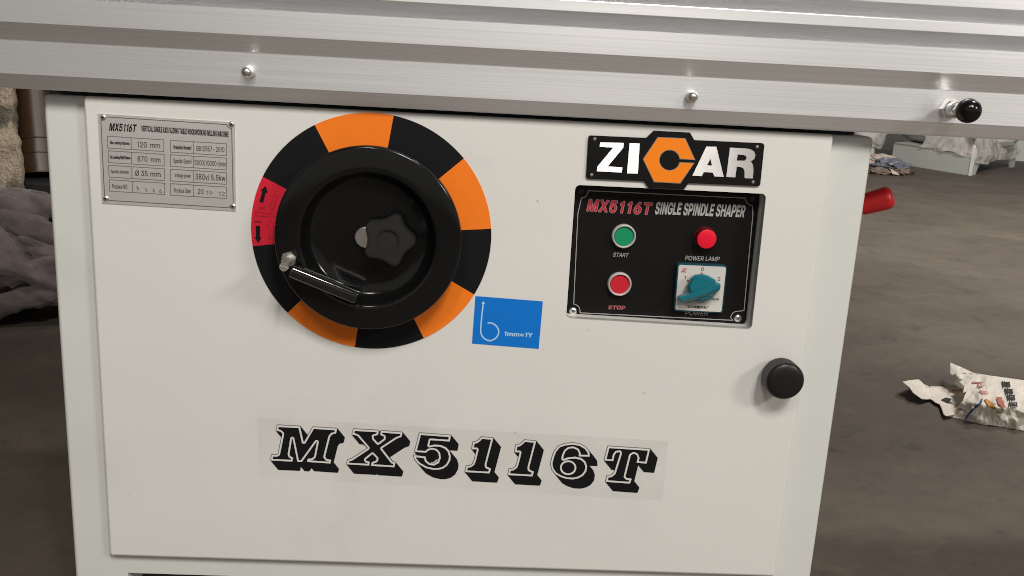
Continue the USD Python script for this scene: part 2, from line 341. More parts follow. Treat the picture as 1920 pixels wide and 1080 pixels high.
# ---------------------------------------------------------------- lettering
GLYPHS = {0: {' ':'37|','-':'89|22,46 66,46 66,35 22,35','.':'37|10,6 11,13 17,17 24,15 28,10 26,3 21,-1 14,0','/':'46|1,-15 33,104 33,105 45,105 13,-15','0':'89|8,44 8,63 12,78 19,90 26,97 38,101 52,101 64,96 73,85 77,76 80,65 81,54 80,37 78,26 74,17 69,10 62,3 52,-1 41,-2 31,1 24,5 18,11 13,20 9,33;21,57 22,33 24,25 30,17 35,12 42,10 49,10 54,13 60,18 65,26 67,34 68,55 67,66 64,76 60,82 56,86 50,89 42,90 35,88 28,81 24,74 22,65','1':'66|34,0 47,0 47,100 39,100 30,88 14,80 14,70 34,78','2':'89|11,0 11,11 57,53 63,62 64,68 63,78 58,86 51,89 42,90 36,89 29,84 25,77 24,67 11,67 12,78 16,86 24,96 35,101 48,102 56,100 63,97 71,90 76,80 77,68 75,59 71,52 64,43 30,12 78,12 78,0','3':'89|11,20 9,32 23,32 23,25 27,18 31,13 38,11 47,10 52,11 61,17 65,22 66,28 66,35 62,42 58,47 50,50 29,51 29,61 56,88 16,88 16,100 74,100 74,88 45,60 56,59 64,56 69,53 75,46 78,38 79,28 77,18 72,10 65,3 55,-1 41,-2 33,0 24,4 16,11','4':'89|5,24 5,35 52,100 66,100 20,36 55,35 56,63 68,63 69,36 84,35 84,24 69,23 69,0 56,0 55,24','5':'89|10,25 10,29 23,29 25,21 31,15 38,11 47,10 55,13 61,18 64,23 66,30 65,38 62,46 57,52 50,55 42,55 35,54 27,49 24,43 11,43 14,100 73,100 73,88 27,88 24,59 25,58 30,62 37,66 51,67 60,65 70,57 76,47 79,35 77,22 74,14 70,9 63,3 53,-1 41,-1 33,0 26,3 18,9 12,18','6':'89|10,29 11,40 16,52 24,66 48,99 49,100 64,100 37,63 44,65 56,64 65,59 73,52 77,43 78,34 77,21 73,12 67,6 58,1 48,-2 34,-1 24,4 18,10 13,18;24,28 26,20 32,14 40,10 49,10 57,14 62,20 65,27 65,36 61,45 56,50 49,53 40,53 32,50 27,44 23,35','7':'89|12,88 12,100 77,100 77,88 32,0 19,0 19,1 63,88','8':'89|10,23 11,35 14,42 22,49 30,52 24,55 18,60 14,68 13,79 18,90 25,97 32,100 41,101 55,100 65,95 70,90 74,84 75,77 75,70 70,60 65,55 59,52 70,47 74,42 77,36 79,23 77,16 74,11 67,4 59,0 48,-2 35,-1 26,2 18,7 13,13;23,24 25,18 30,13 38,10 48,10 56,12 62,17 65,23 65,29 63,36 57,42 50,45 41,46 31,43 27,38 23,31;26,71 28,65 33,60 39,57 47,57 52,58 58,63 62,69 62,76 60,82 56,87 49,90 41,90 34,88 29,84 26,78','9':'89|10,64 11,76 15,87 24,96 33,100 48,102 59,99 69,92 76,81 78,74 78,66 75,52 66,36 40,0 25,1 52,37 45,35 38,35 33,36 25,40 18,46 14,51 12,57;24,65 26,57 32,50 40,47 49,47 57,50 62,57 65,66 65,73 61,82 56,87 49,90 40,90 33,87 27,81 23,72','=':'89|14,31 75,31 75,19 14,19/14,60 75,60 75,48 14,48','A':'91|1,0 38,100 54,100 90,0 75,0 66,27 25,27 16,0;46,87 30,39 62,39','B':'88|10,100 56,99 68,95 75,87 79,77 78,65 75,60 71,56 63,52 73,48 78,43 82,34 83,25 79,13 71,5 63,2 52,0 10,0;23,12 51,12 61,14 66,18 69,24 69,30 67,36 63,40 55,44 23,45;23,57 50,56 58,59 62,62 65,68 65,75 63,81 58,86 52,88 23,88','C':'99|6,45 7,65 13,80 19,87 24,92 37,99 45,101 56,101 70,98 77,94 85,87 89,81 93,73 94,67 80,67 77,76 68,85 58,89 49,89 41,87 33,83 27,76 22,67 19,54 19,46 21,35 28,22 33,17 39,13 49,11 55,11 64,13 74,20 78,25 80,33 94,33 91,23 85,13 76,5 66,0 56,-2 45,-1 33,2 25,7 19,12 13,21 8,32','D':'95|10,100 47,100 56,99 70,92 79,85 82,80 86,73 89,62 89,39 87,30 83,21 78,14 70,8 62,3 50,0 10,0;23,12 44,12 57,15 66,20 72,30 76,46 76,58 74,66 68,77 62,82 56,86 45,88 23,88','E':'80|10,100 76,100 76,88 23,88 23,57 72,57 72,45 23,45 23,12 76,12 76,0 10,0','G':'101|6,45 7,63 9,71 13,80 23,91 37,99 48,101 56,101 70,98 78,93 84,88 92,76 94,67 80,67 76,77 68,84 57,89 46,89 40,87 32,82 25,74 21,65 20,57 19,46 23,30 27,23 32,17 45,11 55,11 67,14 75,21 80,31 81,39 56,39 56,51 95,51 94,32 90,19 81,9 75,4 67,0 56,-2 45,-1 34,1 26,6 18,13 11,23 8,34','H':'98|10,100 23,100 23,57 74,57 75,100 88,100 88,0 75,0 74,45 23,45 23,0 10,0','I':'26|6,0 20,0 20,100 6,100','K':'88|10,100 23,100 23,50 69,100 87,100 47,57 87,0 71,0 37,47 23,32 23,0 10,0','L':'74|10,100 23,100 23,12 71,12 71,0 10,0','M':'119|10,100 29,100 60,19 90,100 109,100 109,0 96,0 96,80 65,0 54,0 23,79 23,0 10,0','N':'98|10,100 25,99 75,20 75,100 89,100 89,0 73,1 23,80 23,0 10,0','O':'103|6,45 7,63 9,71 13,80 18,86 25,93 33,98 42,101 61,101 68,99 77,94 85,86 89,81 94,71 96,63 97,55 97,41 95,31 91,23 85,13 78,7 70,2 61,-1 42,-1 33,2 23,8 16,15 11,25 7,35;20,45 21,36 24,28 29,20 34,16 40,13 49,11 57,11 63,13 74,20 78,26 82,34 84,42 84,54 81,69 73,80 63,87 54,89 46,89 40,87 31,81 23,71 20,60','P':'85|10,100 50,100 61,98 67,95 73,90 78,82 80,76 80,66 79,59 74,49 68,44 62,41 53,39 23,38 23,0 10,0;23,51 48,50 56,52 61,55 65,59 67,67 66,75 63,81 59,85 51,88 23,88','R':'88|10,100 57,99 68,95 76,88 80,82 81,76 82,66 81,60 76,50 70,45 61,41 83,0 67,0 47,38 23,38 23,0 10,0;23,51 50,50 61,54 66,59 68,67 68,74 65,80 60,85 52,88 23,88','S':'85|7,20 5,32 19,32 20,24 23,18 28,14 36,11 50,11 57,13 62,16 65,20 67,25 66,31 64,35 55,41 30,47 16,54 12,58 9,64 7,76 9,83 13,90 21,97 31,100 46,101 55,100 64,96 70,90 76,81 77,70 64,70 63,78 58,84 52,88 45,89 35,89 28,86 23,81 21,75 21,69 27,63 34,59 62,52 70,47 76,42 80,33 80,22 76,12 70,6 63,2 51,-1 39,-2 26,1 19,4 12,11','T':'85|3,88 3,100 81,100 81,88 49,88 49,0 36,0 36,88','U':'97|9,100 22,100 22,32 24,25 27,20 33,14 41,11 52,11 59,12 64,15 69,19 72,25 74,32 74,100 88,100 87,27 82,15 73,5 59,-1 53,-2 41,-1 27,3 20,8 15,14 11,21 9,30','V':'91|38,0 1,100 16,100 46,13 75,100 90,100 54,0','W':'132|28,0 1,100 15,100 36,16 58,100 74,100 95,16 116,100 130,100 103,0 87,0 66,81 44,0','X':'90|2,0 37,51 4,100 20,100 45,62 71,100 86,100 53,52 88,0 73,0 45,41 17,0','Y':'89|1,100 18,99 45,54 73,100 88,100 52,41 52,0 38,0 38,41','a':'72|5,17 7,29 9,32 13,36 22,40 46,43 49,44 51,47 51,52 48,57 43,60 38,62 32,61 26,59 21,55 20,49 7,49 9,59 15,66 21,69 27,71 40,72 50,70 59,63 63,57 64,52 64,0 51,0 51,9 45,3 39,0 34,-1 21,0 14,3 10,6 7,12;19,18 22,12 27,10 35,10 43,12 48,16 50,21 51,35 31,31 23,28 19,24','c':'73|5,31 5,45 10,57 18,66 26,70 35,73 44,72 51,70 57,67 63,62 67,53 68,47 56,47 54,53 49,58 43,61 36,61 26,57 22,52 19,45 18,40 19,25 24,15 30,11 35,10 43,10 51,15 56,24 68,24 67,18 64,10 57,4 51,0 42,-2 32,-1 25,1 18,4 14,9 9,16','d':'79|5,31 5,43 8,53 14,63 21,69 30,72 41,72 50,68 57,62 57,100 70,100 70,0 58,0 57,10 52,4 44,0 32,-1 24,1 16,5 11,12 7,21;18,30 21,20 27,13 35,10 41,10 48,12 54,18 58,29 58,40 55,51 49,58 43,60 35,61 27,58 23,54 19,46 18,40','e':'74|5,31 5,45 10,57 19,67 28,71 41,73 53,69 62,61 68,49 70,40 70,32 18,31 19,23 23,16 28,12 35,10 42,10 49,12 54,16 56,21 69,21 67,15 63,9 58,4 49,0 42,-2 32,-1 25,0 18,4 13,9 9,16;18,42 57,42 57,44 54,53 49,58 42,61 35,62 27,59 22,55 19,49','g':'79|5,31 5,43 8,53 14,63 21,69 32,73 43,72 52,68 57,61 58,71 70,71 70,-3 68,-12 64,-20 55,-26 43,-29 34,-29 25,-27 15,-21 10,-14 8,-7 21,-7 25,-14 34,-18 44,-18 51,-15 55,-11 57,-6 58,10 52,4 43,0 32,-1 23,1 16,6 10,13 7,22;18,31 21,21 27,13 35,10 41,10 48,13 55,19 58,29 58,43 55,52 50,57 43,61 35,61 27,58 23,55 19,47 18,41','h':'76|8,100 21,100 21,62 27,68 32,71 39,73 45,73 57,69 64,61 67,55 68,47 68,0 55,0 54,50 53,54 49,58 41,61 31,59 28,58 23,52 21,45 21,0 8,0','i':'29|6,90 7,97 13,100 19,100 22,97 23,94 22,88 16,84 11,85 8,87/8,71 21,71 21,0 8,0','k':'71|8,100 21,100 21,40 53,71 69,71 39,40 71,0 55,0 29,32 21,25 21,0 8,0','l':'33|8,100 21,100 21,15 24,11 31,11 31,0 16,1 11,5 9,11','m':'116|8,0 8,71 21,71 21,60 29,69 40,72 47,72 54,69 60,64 62,60 70,68 82,72 95,70 101,66 105,62 108,50 108,0 95,0 95,51 91,58 83,61 76,60 71,58 68,56 65,50 65,0 52,0 52,51 48,57 40,61 34,60 29,58 25,55 22,50 21,0','n':'76|8,71 21,71 21,62 30,70 39,73 45,73 53,71 62,64 66,58 68,51 68,0 55,0 54,50 53,54 49,58 41,61 31,59 28,58 23,52 21,45 21,0 8,0','o':'76|5,31 5,45 10,57 18,66 29,71 44,72 56,68 61,64 66,57 71,45 71,28 67,14 59,5 48,-1 42,-2 32,-1 20,3 14,9 10,14 7,22;18,30 21,20 27,13 35,10 41,10 48,12 54,18 58,28 58,42 55,52 50,57 43,61 36,61 28,58 23,54 20,49 18,40','p':'78|8,71 21,71 21,61 28,68 35,71 46,72 56,70 63,65 68,58 72,49 74,42 74,29 71,19 66,9 58,2 46,-1 36,-1 28,3 21,9 21,-28 8,-28;20,40 21,26 24,19 31,12 38,10 44,10 51,12 57,19 60,29 60,42 57,52 52,58 45,60 38,61 31,58 26,54 22,48','r':'46|8,71 21,71 21,60 24,65 29,70 35,72 43,71 43,59 31,59 24,55 22,50 21,0 8,0','s':'66|5,21 18,21 20,15 24,11 29,9 39,9 46,12 49,18 47,24 42,28 25,32 14,36 8,43 7,49 7,54 8,60 13,66 19,70 26,72 37,73 42,71 49,68 55,63 59,56 60,49 47,49 45,57 41,60 35,62 31,62 24,60 20,55 20,50 22,46 24,44 48,37 55,34 59,30 61,25 62,18 60,12 56,5 49,1 43,-1 30,-2 22,0 15,3 9,8 6,14','t':'44|1,60 1,71 13,71 13,90 26,90 27,71 41,71 41,60 26,60 26,15 27,13 30,11 41,11 41,0 23,1 19,3 15,7 13,14 13,60','u':'76|8,71 21,71 22,21 24,16 28,12 33,11 40,10 49,14 53,18 54,23 55,71 68,71 68,0 55,0 55,10 47,2 37,-1 31,-1 24,0 18,4 14,7 10,14 8,23','v':'71|29,0 2,71 16,71 36,15 56,71 69,71 42,0','w':'105|24,0 2,71 15,71 31,16 46,71 58,71 74,16 89,71 103,71 81,0 68,0 53,54 37,0','x':'70|2,0 28,36 3,71 18,71 35,45 53,71 67,71 43,36 68,0 54,0 35,27 17,0','Ø':'103|5,3 15,16 11,25 7,35 6,55 9,71 18,86 30,96 44,101 56,101 65,100 73,96 79,92 89,103 97,98 98,96 88,83 92,76 96,66 97,55 97,41 93,26 85,13 73,3 59,-1 47,-2 38,0 30,3 24,8 14,-4;33,17 43,12 54,11 65,14 76,22 81,33 84,46 83,60 79,72;20,45 21,34 25,28 71,82 63,87 54,89 43,88 34,84 28,78 22,69 20,57'}, 1: {' ':'37|','-':'89|21,48 67,48 67,30 21,30','.':'37|6,9 6,15 8,19 12,22 16,24 21,24 26,22 29,18 31,13 31,9 29,4 25,0 21,-1 16,-1 11,1 8,4','/':'52|0,-15 32,104 52,105 20,-14','0':'89|4,44 5,65 9,80 15,89 21,95 28,99 40,101 52,101 60,99 66,96 74,89 79,80 82,71 85,60 85,44 83,31 79,20 75,12 69,6 60,1 52,-1 40,-2 28,1 21,5 14,12 9,20 5,31;27,44 29,29 33,23 36,20 40,18 46,17 51,19 56,23 59,29 62,38 62,55 59,70 57,76 53,80 48,82 42,82 38,81 32,76 29,70 27,62','1':'66|34,0 56,0 56,100 42,100 30,88 14,80 14,62 34,73','2':'89|7,65 8,77 12,86 18,93 27,99 37,101 52,101 63,98 71,93 78,85 80,79 81,67 79,58 73,48 41,19 82,19 82,0 8,0 8,17 55,57 59,65 59,71 58,76 54,80 49,82 42,83 36,81 32,77 30,72 29,65','3':'89|7,20 4,34 27,34 28,28 30,23 35,19 40,17 47,17 54,20 57,23 59,30 58,38 52,44 44,46 27,46 27,60 49,81 10,81 10,100 78,100 78,81 53,59 63,57 69,55 77,49 80,43 82,34 82,23 78,14 72,7 63,2 52,-1 39,-2 26,1 17,6 10,13','4':'89|2,21 3,40 44,100 68,100 27,39 51,39 52,63 74,63 74,39 87,39 87,21 74,20 74,0 52,0 51,21','5':'89|5,31 28,32 31,23 35,19 41,17 47,17 53,19 58,25 60,31 59,38 57,45 52,48 46,51 40,50 35,48 31,45 29,41 7,41 10,100 76,100 76,81 31,81 30,62 30,61 34,65 41,67 55,68 66,63 76,55 81,43 82,31 79,19 71,8 62,2 53,-1 40,-1 29,1 19,5 13,12 8,20','6':'89|6,30 7,42 11,54 42,100 68,100 44,65 56,65 65,63 72,58 78,51 82,42 82,30 80,20 75,11 67,4 58,0 49,-1 32,0 21,5 14,11 9,19;29,31 31,25 35,20 41,17 47,17 53,20 57,23 59,28 60,35 58,42 54,46 50,48 42,49 37,47 32,43 29,37','7':'89|8,80 8,100 80,100 80,80 39,0 15,0 15,1 56,80','8':'89|5,24 5,34 10,43 18,48 27,52 15,58 11,63 8,69 8,77 10,84 17,93 25,98 32,100 49,101 65,98 76,90 79,83 81,77 79,66 74,58 61,52 68,50 77,45 81,40 84,34 84,20 81,14 75,7 66,2 57,-1 49,-2 32,-1 23,2 14,7 8,14;30,26 32,21 36,17 40,15 47,15 53,17 57,21 59,25 60,31 58,35 54,40 49,42 42,43 35,40 32,38 30,32;31,70 32,66 37,61 46,60 51,61 55,64 57,69 58,74 56,78 53,82 49,84 42,84 37,82 33,79 31,76','9':'89|6,63 7,77 13,88 23,97 38,101 56,100 62,98 70,93 78,85 81,79 82,70 81,57 77,46 47,0 21,0 45,35 29,36 18,41 10,49 7,57;29,69 31,58 36,53 42,51 49,51 54,54 58,58 60,65 60,71 57,78 52,81 46,83 40,83 36,81 31,75','=':'89|10,33 79,33 79,14 10,14/10,66 79,66 79,47 10,47','A':'102|1,0 35,100 67,100 101,0 74,0 68,19 33,19 27,0;39,39 62,38 51,77 50,75','B':'89|7,100 59,99 69,96 74,93 79,88 82,78 81,66 74,57 65,53 73,51 78,47 82,42 86,34 86,25 84,18 81,12 75,6 67,2 56,0 7,0;30,19 51,19 56,20 59,24 61,28 61,32 59,37 56,40 52,42 30,42;30,60 48,59 53,61 58,67 58,72 57,76 54,79 49,81 30,81','C':'100|3,45 4,63 7,72 11,81 22,92 37,100 47,101 56,101 66,100 76,96 83,91 88,85 93,78 96,70 97,64 72,64 70,71 65,77 57,80 49,80 43,79 37,76 31,66 28,54 29,37 34,27 43,21 55,19 63,22 69,28 73,36 97,36 93,23 87,13 77,4 66,0 56,-2 42,-1 31,2 23,7 16,13 10,21 6,31','D':'97|7,100 48,100 56,99 71,93 83,83 87,78 91,67 93,55 93,45 90,28 85,19 76,10 68,5 55,1 7,0;31,21 46,20 54,22 61,26 66,33 69,46 68,60 64,71 60,75 55,78 46,80 31,80','E':'85|7,100 81,100 81,79 31,79 31,60 77,60 77,40 31,40 31,21 81,21 81,0 7,0','G':'101|3,45 4,63 10,79 15,86 22,92 35,99 44,101 56,101 72,98 80,93 88,86 92,80 95,72 96,66 71,66 70,71 64,78 57,80 49,80 42,79 37,76 33,71 30,65 28,54 28,43 30,34 37,24 42,21 47,20 56,19 65,22 70,27 73,33 73,36 53,36 53,54 97,54 97,33 95,25 91,19 82,8 68,0 56,-2 44,-1 34,1 24,6 15,13 10,21 5,32','H':'99|7,100 31,100 31,61 68,61 69,100 93,100 93,0 69,0 68,41 31,40 31,0 7,0','I':'44|11,0 33,0 33,100 11,100','K':'97|7,100 31,100 31,56 67,100 95,100 59,57 97,0 69,0 43,40 31,26 31,0 7,0','L':'78|7,100 31,100 31,21 75,21 75,0 7,0','M':'125|7,100 42,100 55,62 63,35 82,100 119,100 119,0 95,0 95,71 73,0 53,0 30,70 30,0 7,0','N':'101|7,100 32,100 70,37 70,100 94,100 94,0 69,0 31,63 31,0 7,0','O':'102|3,45 3,55 5,66 12,82 24,94 34,99 42,101 61,101 70,98 78,94 87,86 91,81 96,72 98,63 99,55 99,41 97,31 92,21 87,14 78,6 72,2 61,-1 47,-2 40,-1 29,3 21,8 14,15 8,26 5,33;28,54 29,39 32,31 34,27 40,22 46,20 54,19 63,22 70,30 74,43 74,57 70,69 64,76 57,80 49,80 40,78 34,72 30,65','P':'88|7,100 52,100 62,98 68,96 77,89 81,82 84,75 85,63 83,54 79,46 74,41 65,35 57,33 31,32 31,0 7,0;31,53 48,52 57,55 60,59 62,64 61,70 59,74 55,78 50,80 31,80','R':'91|7,100 58,100 71,95 79,88 82,83 85,75 85,60 81,48 75,42 69,38 88,0 63,0 46,33 31,33 31,0 7,0;31,53 49,52 57,55 60,60 62,64 61,70 59,75 56,78 51,80 31,80','S':'92|6,20 4,33 27,33 28,28 33,21 36,19 43,18 49,18 56,19 62,23 63,27 62,32 58,36 24,45 15,51 11,56 7,65 7,76 11,86 18,93 31,100 41,101 51,101 67,98 74,93 79,88 84,79 85,69 63,69 62,73 58,79 48,82 41,82 36,80 32,76 31,73 32,68 36,64 69,55 77,51 83,46 87,36 87,24 84,14 77,7 69,2 55,-1 41,-2 29,0 20,4 12,11','T':'89|3,79 3,100 86,100 86,79 56,79 56,0 32,0 32,79','U':'97|6,100 30,100 30,33 33,26 38,22 44,19 51,19 57,21 62,24 67,33 67,100 90,100 90,29 87,18 77,7 63,0 53,-2 44,-2 28,2 19,7 13,13 9,21 6,31','V':'100|0,100 27,100 51,24 73,100 100,100 66,0 34,0','W':'140|0,100 26,100 42,31 58,100 82,100 98,31 113,100 139,100 113,0 86,0 70,64 54,0 27,0','X':'99|1,0 36,51 4,100 32,100 50,71 68,100 95,100 63,52 98,0 70,0 50,32 28,0','Y':'98|0,100 28,100 49,60 69,100 97,100 61,36 61,0 37,0 37,36','a':'78|4,16 5,29 12,36 23,41 44,44 48,46 49,48 48,51 45,54 37,56 31,54 29,50 28,48 7,48 9,58 16,66 27,71 44,72 57,69 63,66 68,61 71,51 71,0 49,0 48,9 43,3 39,0 32,-1 20,-1 13,2 8,6 5,10;26,19 28,16 32,14 37,14 43,16 46,18 48,22 49,31 30,27 27,24','c':'78|3,31 4,46 9,57 17,66 29,71 44,73 57,69 68,62 74,51 75,43 53,43 50,50 43,54 38,54 34,52 28,45 27,39 28,27 31,21 36,17 43,17 48,19 51,23 53,28 75,28 74,20 69,10 62,4 52,0 36,-2 27,0 20,3 12,10 8,16 5,23','d':'84|3,31 4,43 6,52 9,58 15,66 25,71 38,73 48,69 54,63 54,100 78,100 78,0 55,0 54,10 49,3 42,0 31,-1 22,1 15,5 9,12 5,21;27,32 30,23 34,19 38,17 43,17 47,19 53,24 55,31 55,39 53,47 49,52 45,54 39,54 34,53 31,50 28,43','e':'78|3,32 5,47 11,59 20,68 33,72 46,72 52,71 60,67 69,57 75,45 75,30 26,29 27,24 29,19 32,17 38,15 48,16 54,22 75,22 72,14 65,7 57,1 49,-1 33,-1 24,1 18,4 9,15 5,24;28,49 26,43 54,44 51,50 47,54 42,55 36,55 32,53','g':'84|3,32 4,44 6,53 11,62 20,69 28,72 40,72 49,68 54,62 55,71 78,71 78,0 76,-10 72,-17 65,-24 56,-27 49,-29 31,-28 23,-26 18,-23 10,-15 7,-5 29,-5 32,-10 36,-12 47,-12 52,-8 54,-4 55,11 49,5 43,2 31,1 22,3 15,7 9,14 5,22;27,33 29,27 33,21 39,19 44,19 48,21 53,26 55,32 55,40 53,48 50,51 44,54 39,55 33,53 30,49 28,44','h':'83|7,100 30,100 30,61 38,69 48,73 55,73 62,71 67,68 72,63 75,55 76,49 76,0 53,0 53,44 49,51 44,53 35,51 32,49 30,45 30,0 7,0','i':'36|5,87 5,93 8,97 11,100 15,101 22,101 26,99 29,96 31,91 31,87 29,83 26,80 20,78 14,78 10,80 7,83/7,71 30,71 30,0 7,0','k':'78|7,100 30,100 30,46 51,71 78,71 52,40 79,0 52,0 34,26 30,21 30,0 7,0','l':'40|7,100 30,100 30,21 32,18 38,17 38,0 26,0 17,2 10,7 8,12 7,17','m':'124|7,71 29,71 29,59 32,64 37,69 47,73 57,72 63,69 68,65 71,59 78,68 86,71 97,73 108,69 114,63 118,53 118,0 95,0 94,44 92,50 86,54 78,52 74,45 73,0 51,0 51,44 49,50 42,54 35,52 32,50 30,45 30,0 7,0','n':'83|7,71 29,71 30,60 38,69 48,73 60,71 66,69 71,64 74,58 76,49 76,0 53,0 53,44 49,51 44,53 35,51 32,49 30,45 30,0 7,0','o':'81|3,31 4,46 10,58 20,67 33,72 49,72 62,67 68,63 73,56 76,49 78,42 78,31 77,25 71,12 66,7 60,3 48,-1 32,-1 23,2 17,5 8,15 5,23;27,32 29,24 34,19 38,17 43,17 48,19 52,23 55,32 54,41 51,49 48,52 43,54 39,54 33,52 30,49 28,44','p':'84|7,71 30,71 30,62 34,67 42,71 50,73 58,71 65,69 72,62 77,54 79,47 80,31 79,22 75,12 67,4 57,-1 45,-1 36,2 30,9 30,-28 7,-28;29,32 32,24 37,19 45,17 51,19 55,25 57,32 57,41 54,49 50,53 45,54 40,54 36,51 32,47 30,42','r':'54|7,71 29,71 29,60 32,65 37,69 43,71 53,71 53,52 42,52 38,51 33,47 30,42 30,0 7,0','s':'74|3,22 26,23 28,18 30,16 35,14 44,15 48,19 47,22 43,25 19,30 12,34 8,38 5,45 5,54 9,62 15,68 26,72 44,72 58,67 66,59 68,55 69,48 48,48 46,53 43,55 39,57 32,56 29,54 28,52 29,48 33,45 58,40 63,38 68,33 71,25 70,16 67,9 60,4 52,0 42,-2 33,-2 22,0 14,4 8,10 5,14','t':'54|1,53 1,71 13,71 13,90 36,90 37,71 51,71 51,53 37,53 37,21 41,18 51,18 51,0 29,1 24,2 18,6 15,10 13,16 13,53','u':'83|7,71 30,71 30,27 32,22 36,19 43,18 49,21 53,28 53,71 76,71 76,0 54,0 53,11 44,2 34,-1 27,-1 21,0 12,7 9,13 7,22','v':'79|0,71 24,71 40,23 54,70 78,71 53,0 26,0','w':'116|0,71 25,71 36,25 48,71 68,71 80,25 91,71 116,71 94,0 70,0 58,41 46,0 22,0','x':'76|0,0 25,36 2,71 27,71 38,52 49,71 74,71 51,36 75,0 50,0 38,21 25,0','Ø':'102|2,5 12,18 8,26 4,36 3,45 4,63 10,79 20,90 32,98 47,101 64,100 78,94 88,105 101,95 90,82 96,72 98,61 99,45 98,35 92,21 83,9 72,2 56,-2 40,-1 32,2 24,6 14,-5;39,23 45,20 54,19 63,22 68,27 72,33 74,43 75,54 73,62;28,54 30,38 63,77 56,80 49,80 43,79 38,76 33,70 29,62'}}
_texts = {}


def text_poly(s, bold, track=0.0):
    """the outline of a line of sans serif lettering, capitals 1 high"""
    if (s, bold) not in _texts:
        x, out = 0.0, []
        for ch in s:
            adv, _, body = GLYPHS[int(bold)][ch].partition('|')
            for p in body.split('/') if body else []:
                rings = [[(x + int(c.split(',')[0]) / 100, int(c.split(',')[1]) / 100) for c in r.split()] for r in p.split(';')]
                out.append(Polygon(rings[0], rings[1:]).buffer(0))
            x += int(adv) / 100 + track
        _texts[(s, bold)] = unary_union(out)
    return _texts[(s, bold)]


def text_mesh(s, bold):
    g = text_poly(s, bold)
    return trimesh.util.concatenate([trimesh.creation.extrude_polygon(q, 0.01, engine='earcut') for q in getattr(g, 'geoms', [g])])


def lettering(s, p0, p1, cap, Y, material, parent, out=0.0002, bold=False, shear=0.0, name='lettering', t=0.0002):
    """writes s on the plane y = Y between two measured baseline points; cap = measured capital height"""
    m = text_mesh(s, bold)
    v = m.vertices
    x0, x1 = v[:, 0].min(), v[:, 0].max()
    A, B = at(*p0, Y), at(*p1, Y)
    scale = np.linalg.norm(B - A) / math.dist(p0, p1)
    ex = (B - A) / np.linalg.norm(B - A)
    up = np.array([-ex[2], 0, ex[0]])
    H = cap * scale
    u = (v[:, 0] - x0) / (x1 - x0) * (np.linalg.norm(B - A) - shear * H)
    w = v[:, 1] * H
    pts = A + np.outer(u + shear * w, ex) + np.outer(w, up) + np.outer(out + (v[:, 2] / 0.01) * t, [0, -1, 0])
    return obj(name, trimesh.Trimesh(pts, m.faces, process=False), material, parent)


def zoomed(ox, oy, s):
    return lambda pts: [(ox + x / s, oy + y / s) for x, y in pts]


# ================================================================ the floor
g = trimesh.Trimesh([[-30, -12, 0], [40, -12, 0], [40, 60, 0], [-30, 60, 0]], [[0, 1, 2], [0, 2, 3]])
structure(obj('floor', g, M['floor']))
M['hall'] = mat('sooty_hall', (0.10, 0.092, 0.08), 0.9, var=0.2, vscale=1.5)
structure(obj('ceiling', box(-2.6, 14, -10, 18, 4.6, 4.7), M['hall']))
structure(obj('wall_left', box(-2.9, -2.7, -2.6, 5, -0.1, 4.6), M['hall']))

# ================================================================ the machine
mach = thing('spindle_shaper', 'off white woodworking machine with black handwheel, control panel and aluminium sliding table', 'machine')
DOOR_W, DOOR_T, DOOR_B = 0.8694, 0.78, 0.1988
XL, XR = -0.0509, 0.923

# cabinet: a folded sheet body with an opening at the foot
slot_x, slot_z = at(240, 1074, 0.012)[[0, 2]]
body = rbox(XL, XR, 0.012, 0.62, 0.02, DOOR_T - 0.001, 0.006, 20)
body = body - man(box(slot_x, DOOR_W - slot_x, -0.05, 0.5, 0.05, slot_z))
panel_open = wall_poly([(1079, 346.5), (1437, 363.5), (1409.5, 618), (1061.5, 597)]).buffer(-0.006).buffer(0.006)
PX0, PZ0, PX1, PZ1 = panel_open.bounds
body = body - man(box(PX0 - 0.02, PX1 + 0.02, -0.05, 0.10, PZ0 - 0.02, PZ1 + 0.02))
cab = obj('cabinet', tm(body), M['body_paint'], mach, smooth=40)
obj('foot_opening', box(slot_x + 0.001, DOOR_W - slot_x - 0.001, 0.06, 0.064, 0.052, slot_z - 0.001), M['dark'], cab)
obj('top_casting', box(-0.04, 0.905, 0.03, 0.55, DOOR_T - 0.0005, 0.80), M['dark'], cab)
# door with rounded edges, cut out for the control panel
dm = rbox(0, DOOR_W, 0.0, 0.0118, DOOR_B, DOOR_T, 0.0045, 24) + man(box(0.004, DOOR_W - 0.004, 0.005, 0.0118, DOOR_B + 0.004, DOOR_T - 0.004))
dm = dm - man(slab(panel_open, 0.05, 0.1))
door = obj('door', tm(dm), M['door_paint'], mach, smooth=40)
REC = 0.024
ring = panel_open.buffer(0.0015).difference(panel_open)
obj('panel_recess', slab(ring, REC + 0.004, REC + 0.0018), M['door_paint'], door)

# dial ring printed round the handwheel
C0 = np.array([0.3300, 0.0, 0.6357])
R_DIAL = 0.1420
bounds = [118.4, 80.7, 42.0, 5.4, -28.7, -62.6, -97.4, -134.6, -171.5, -206.0, -241.6]
cols = ['orange', 'black', 'orange', 'black', 'orange', 'black', 'orange', 'black', 'red', 'black']
dial = obj('dial_ring', slab(Point(C0[0], C0[2]).buffer(0.094, 48), -0.0001, 0.0008), M['sticker_black'], mach)


def sector(a0, a1, r0, r1, n=24):
    t = np.radians(np.linspace(a0, a1, n))
    return Polygon(np.vstack([np.stack([C0[0] + r1 * np.cos(t), C0[2] + r1 * np.sin(t)], 1), np.stack([C0[0] + r0 * np.cos(t[::-1]), C0[2] + r0 * np.sin(t[::-1])], 1)]))


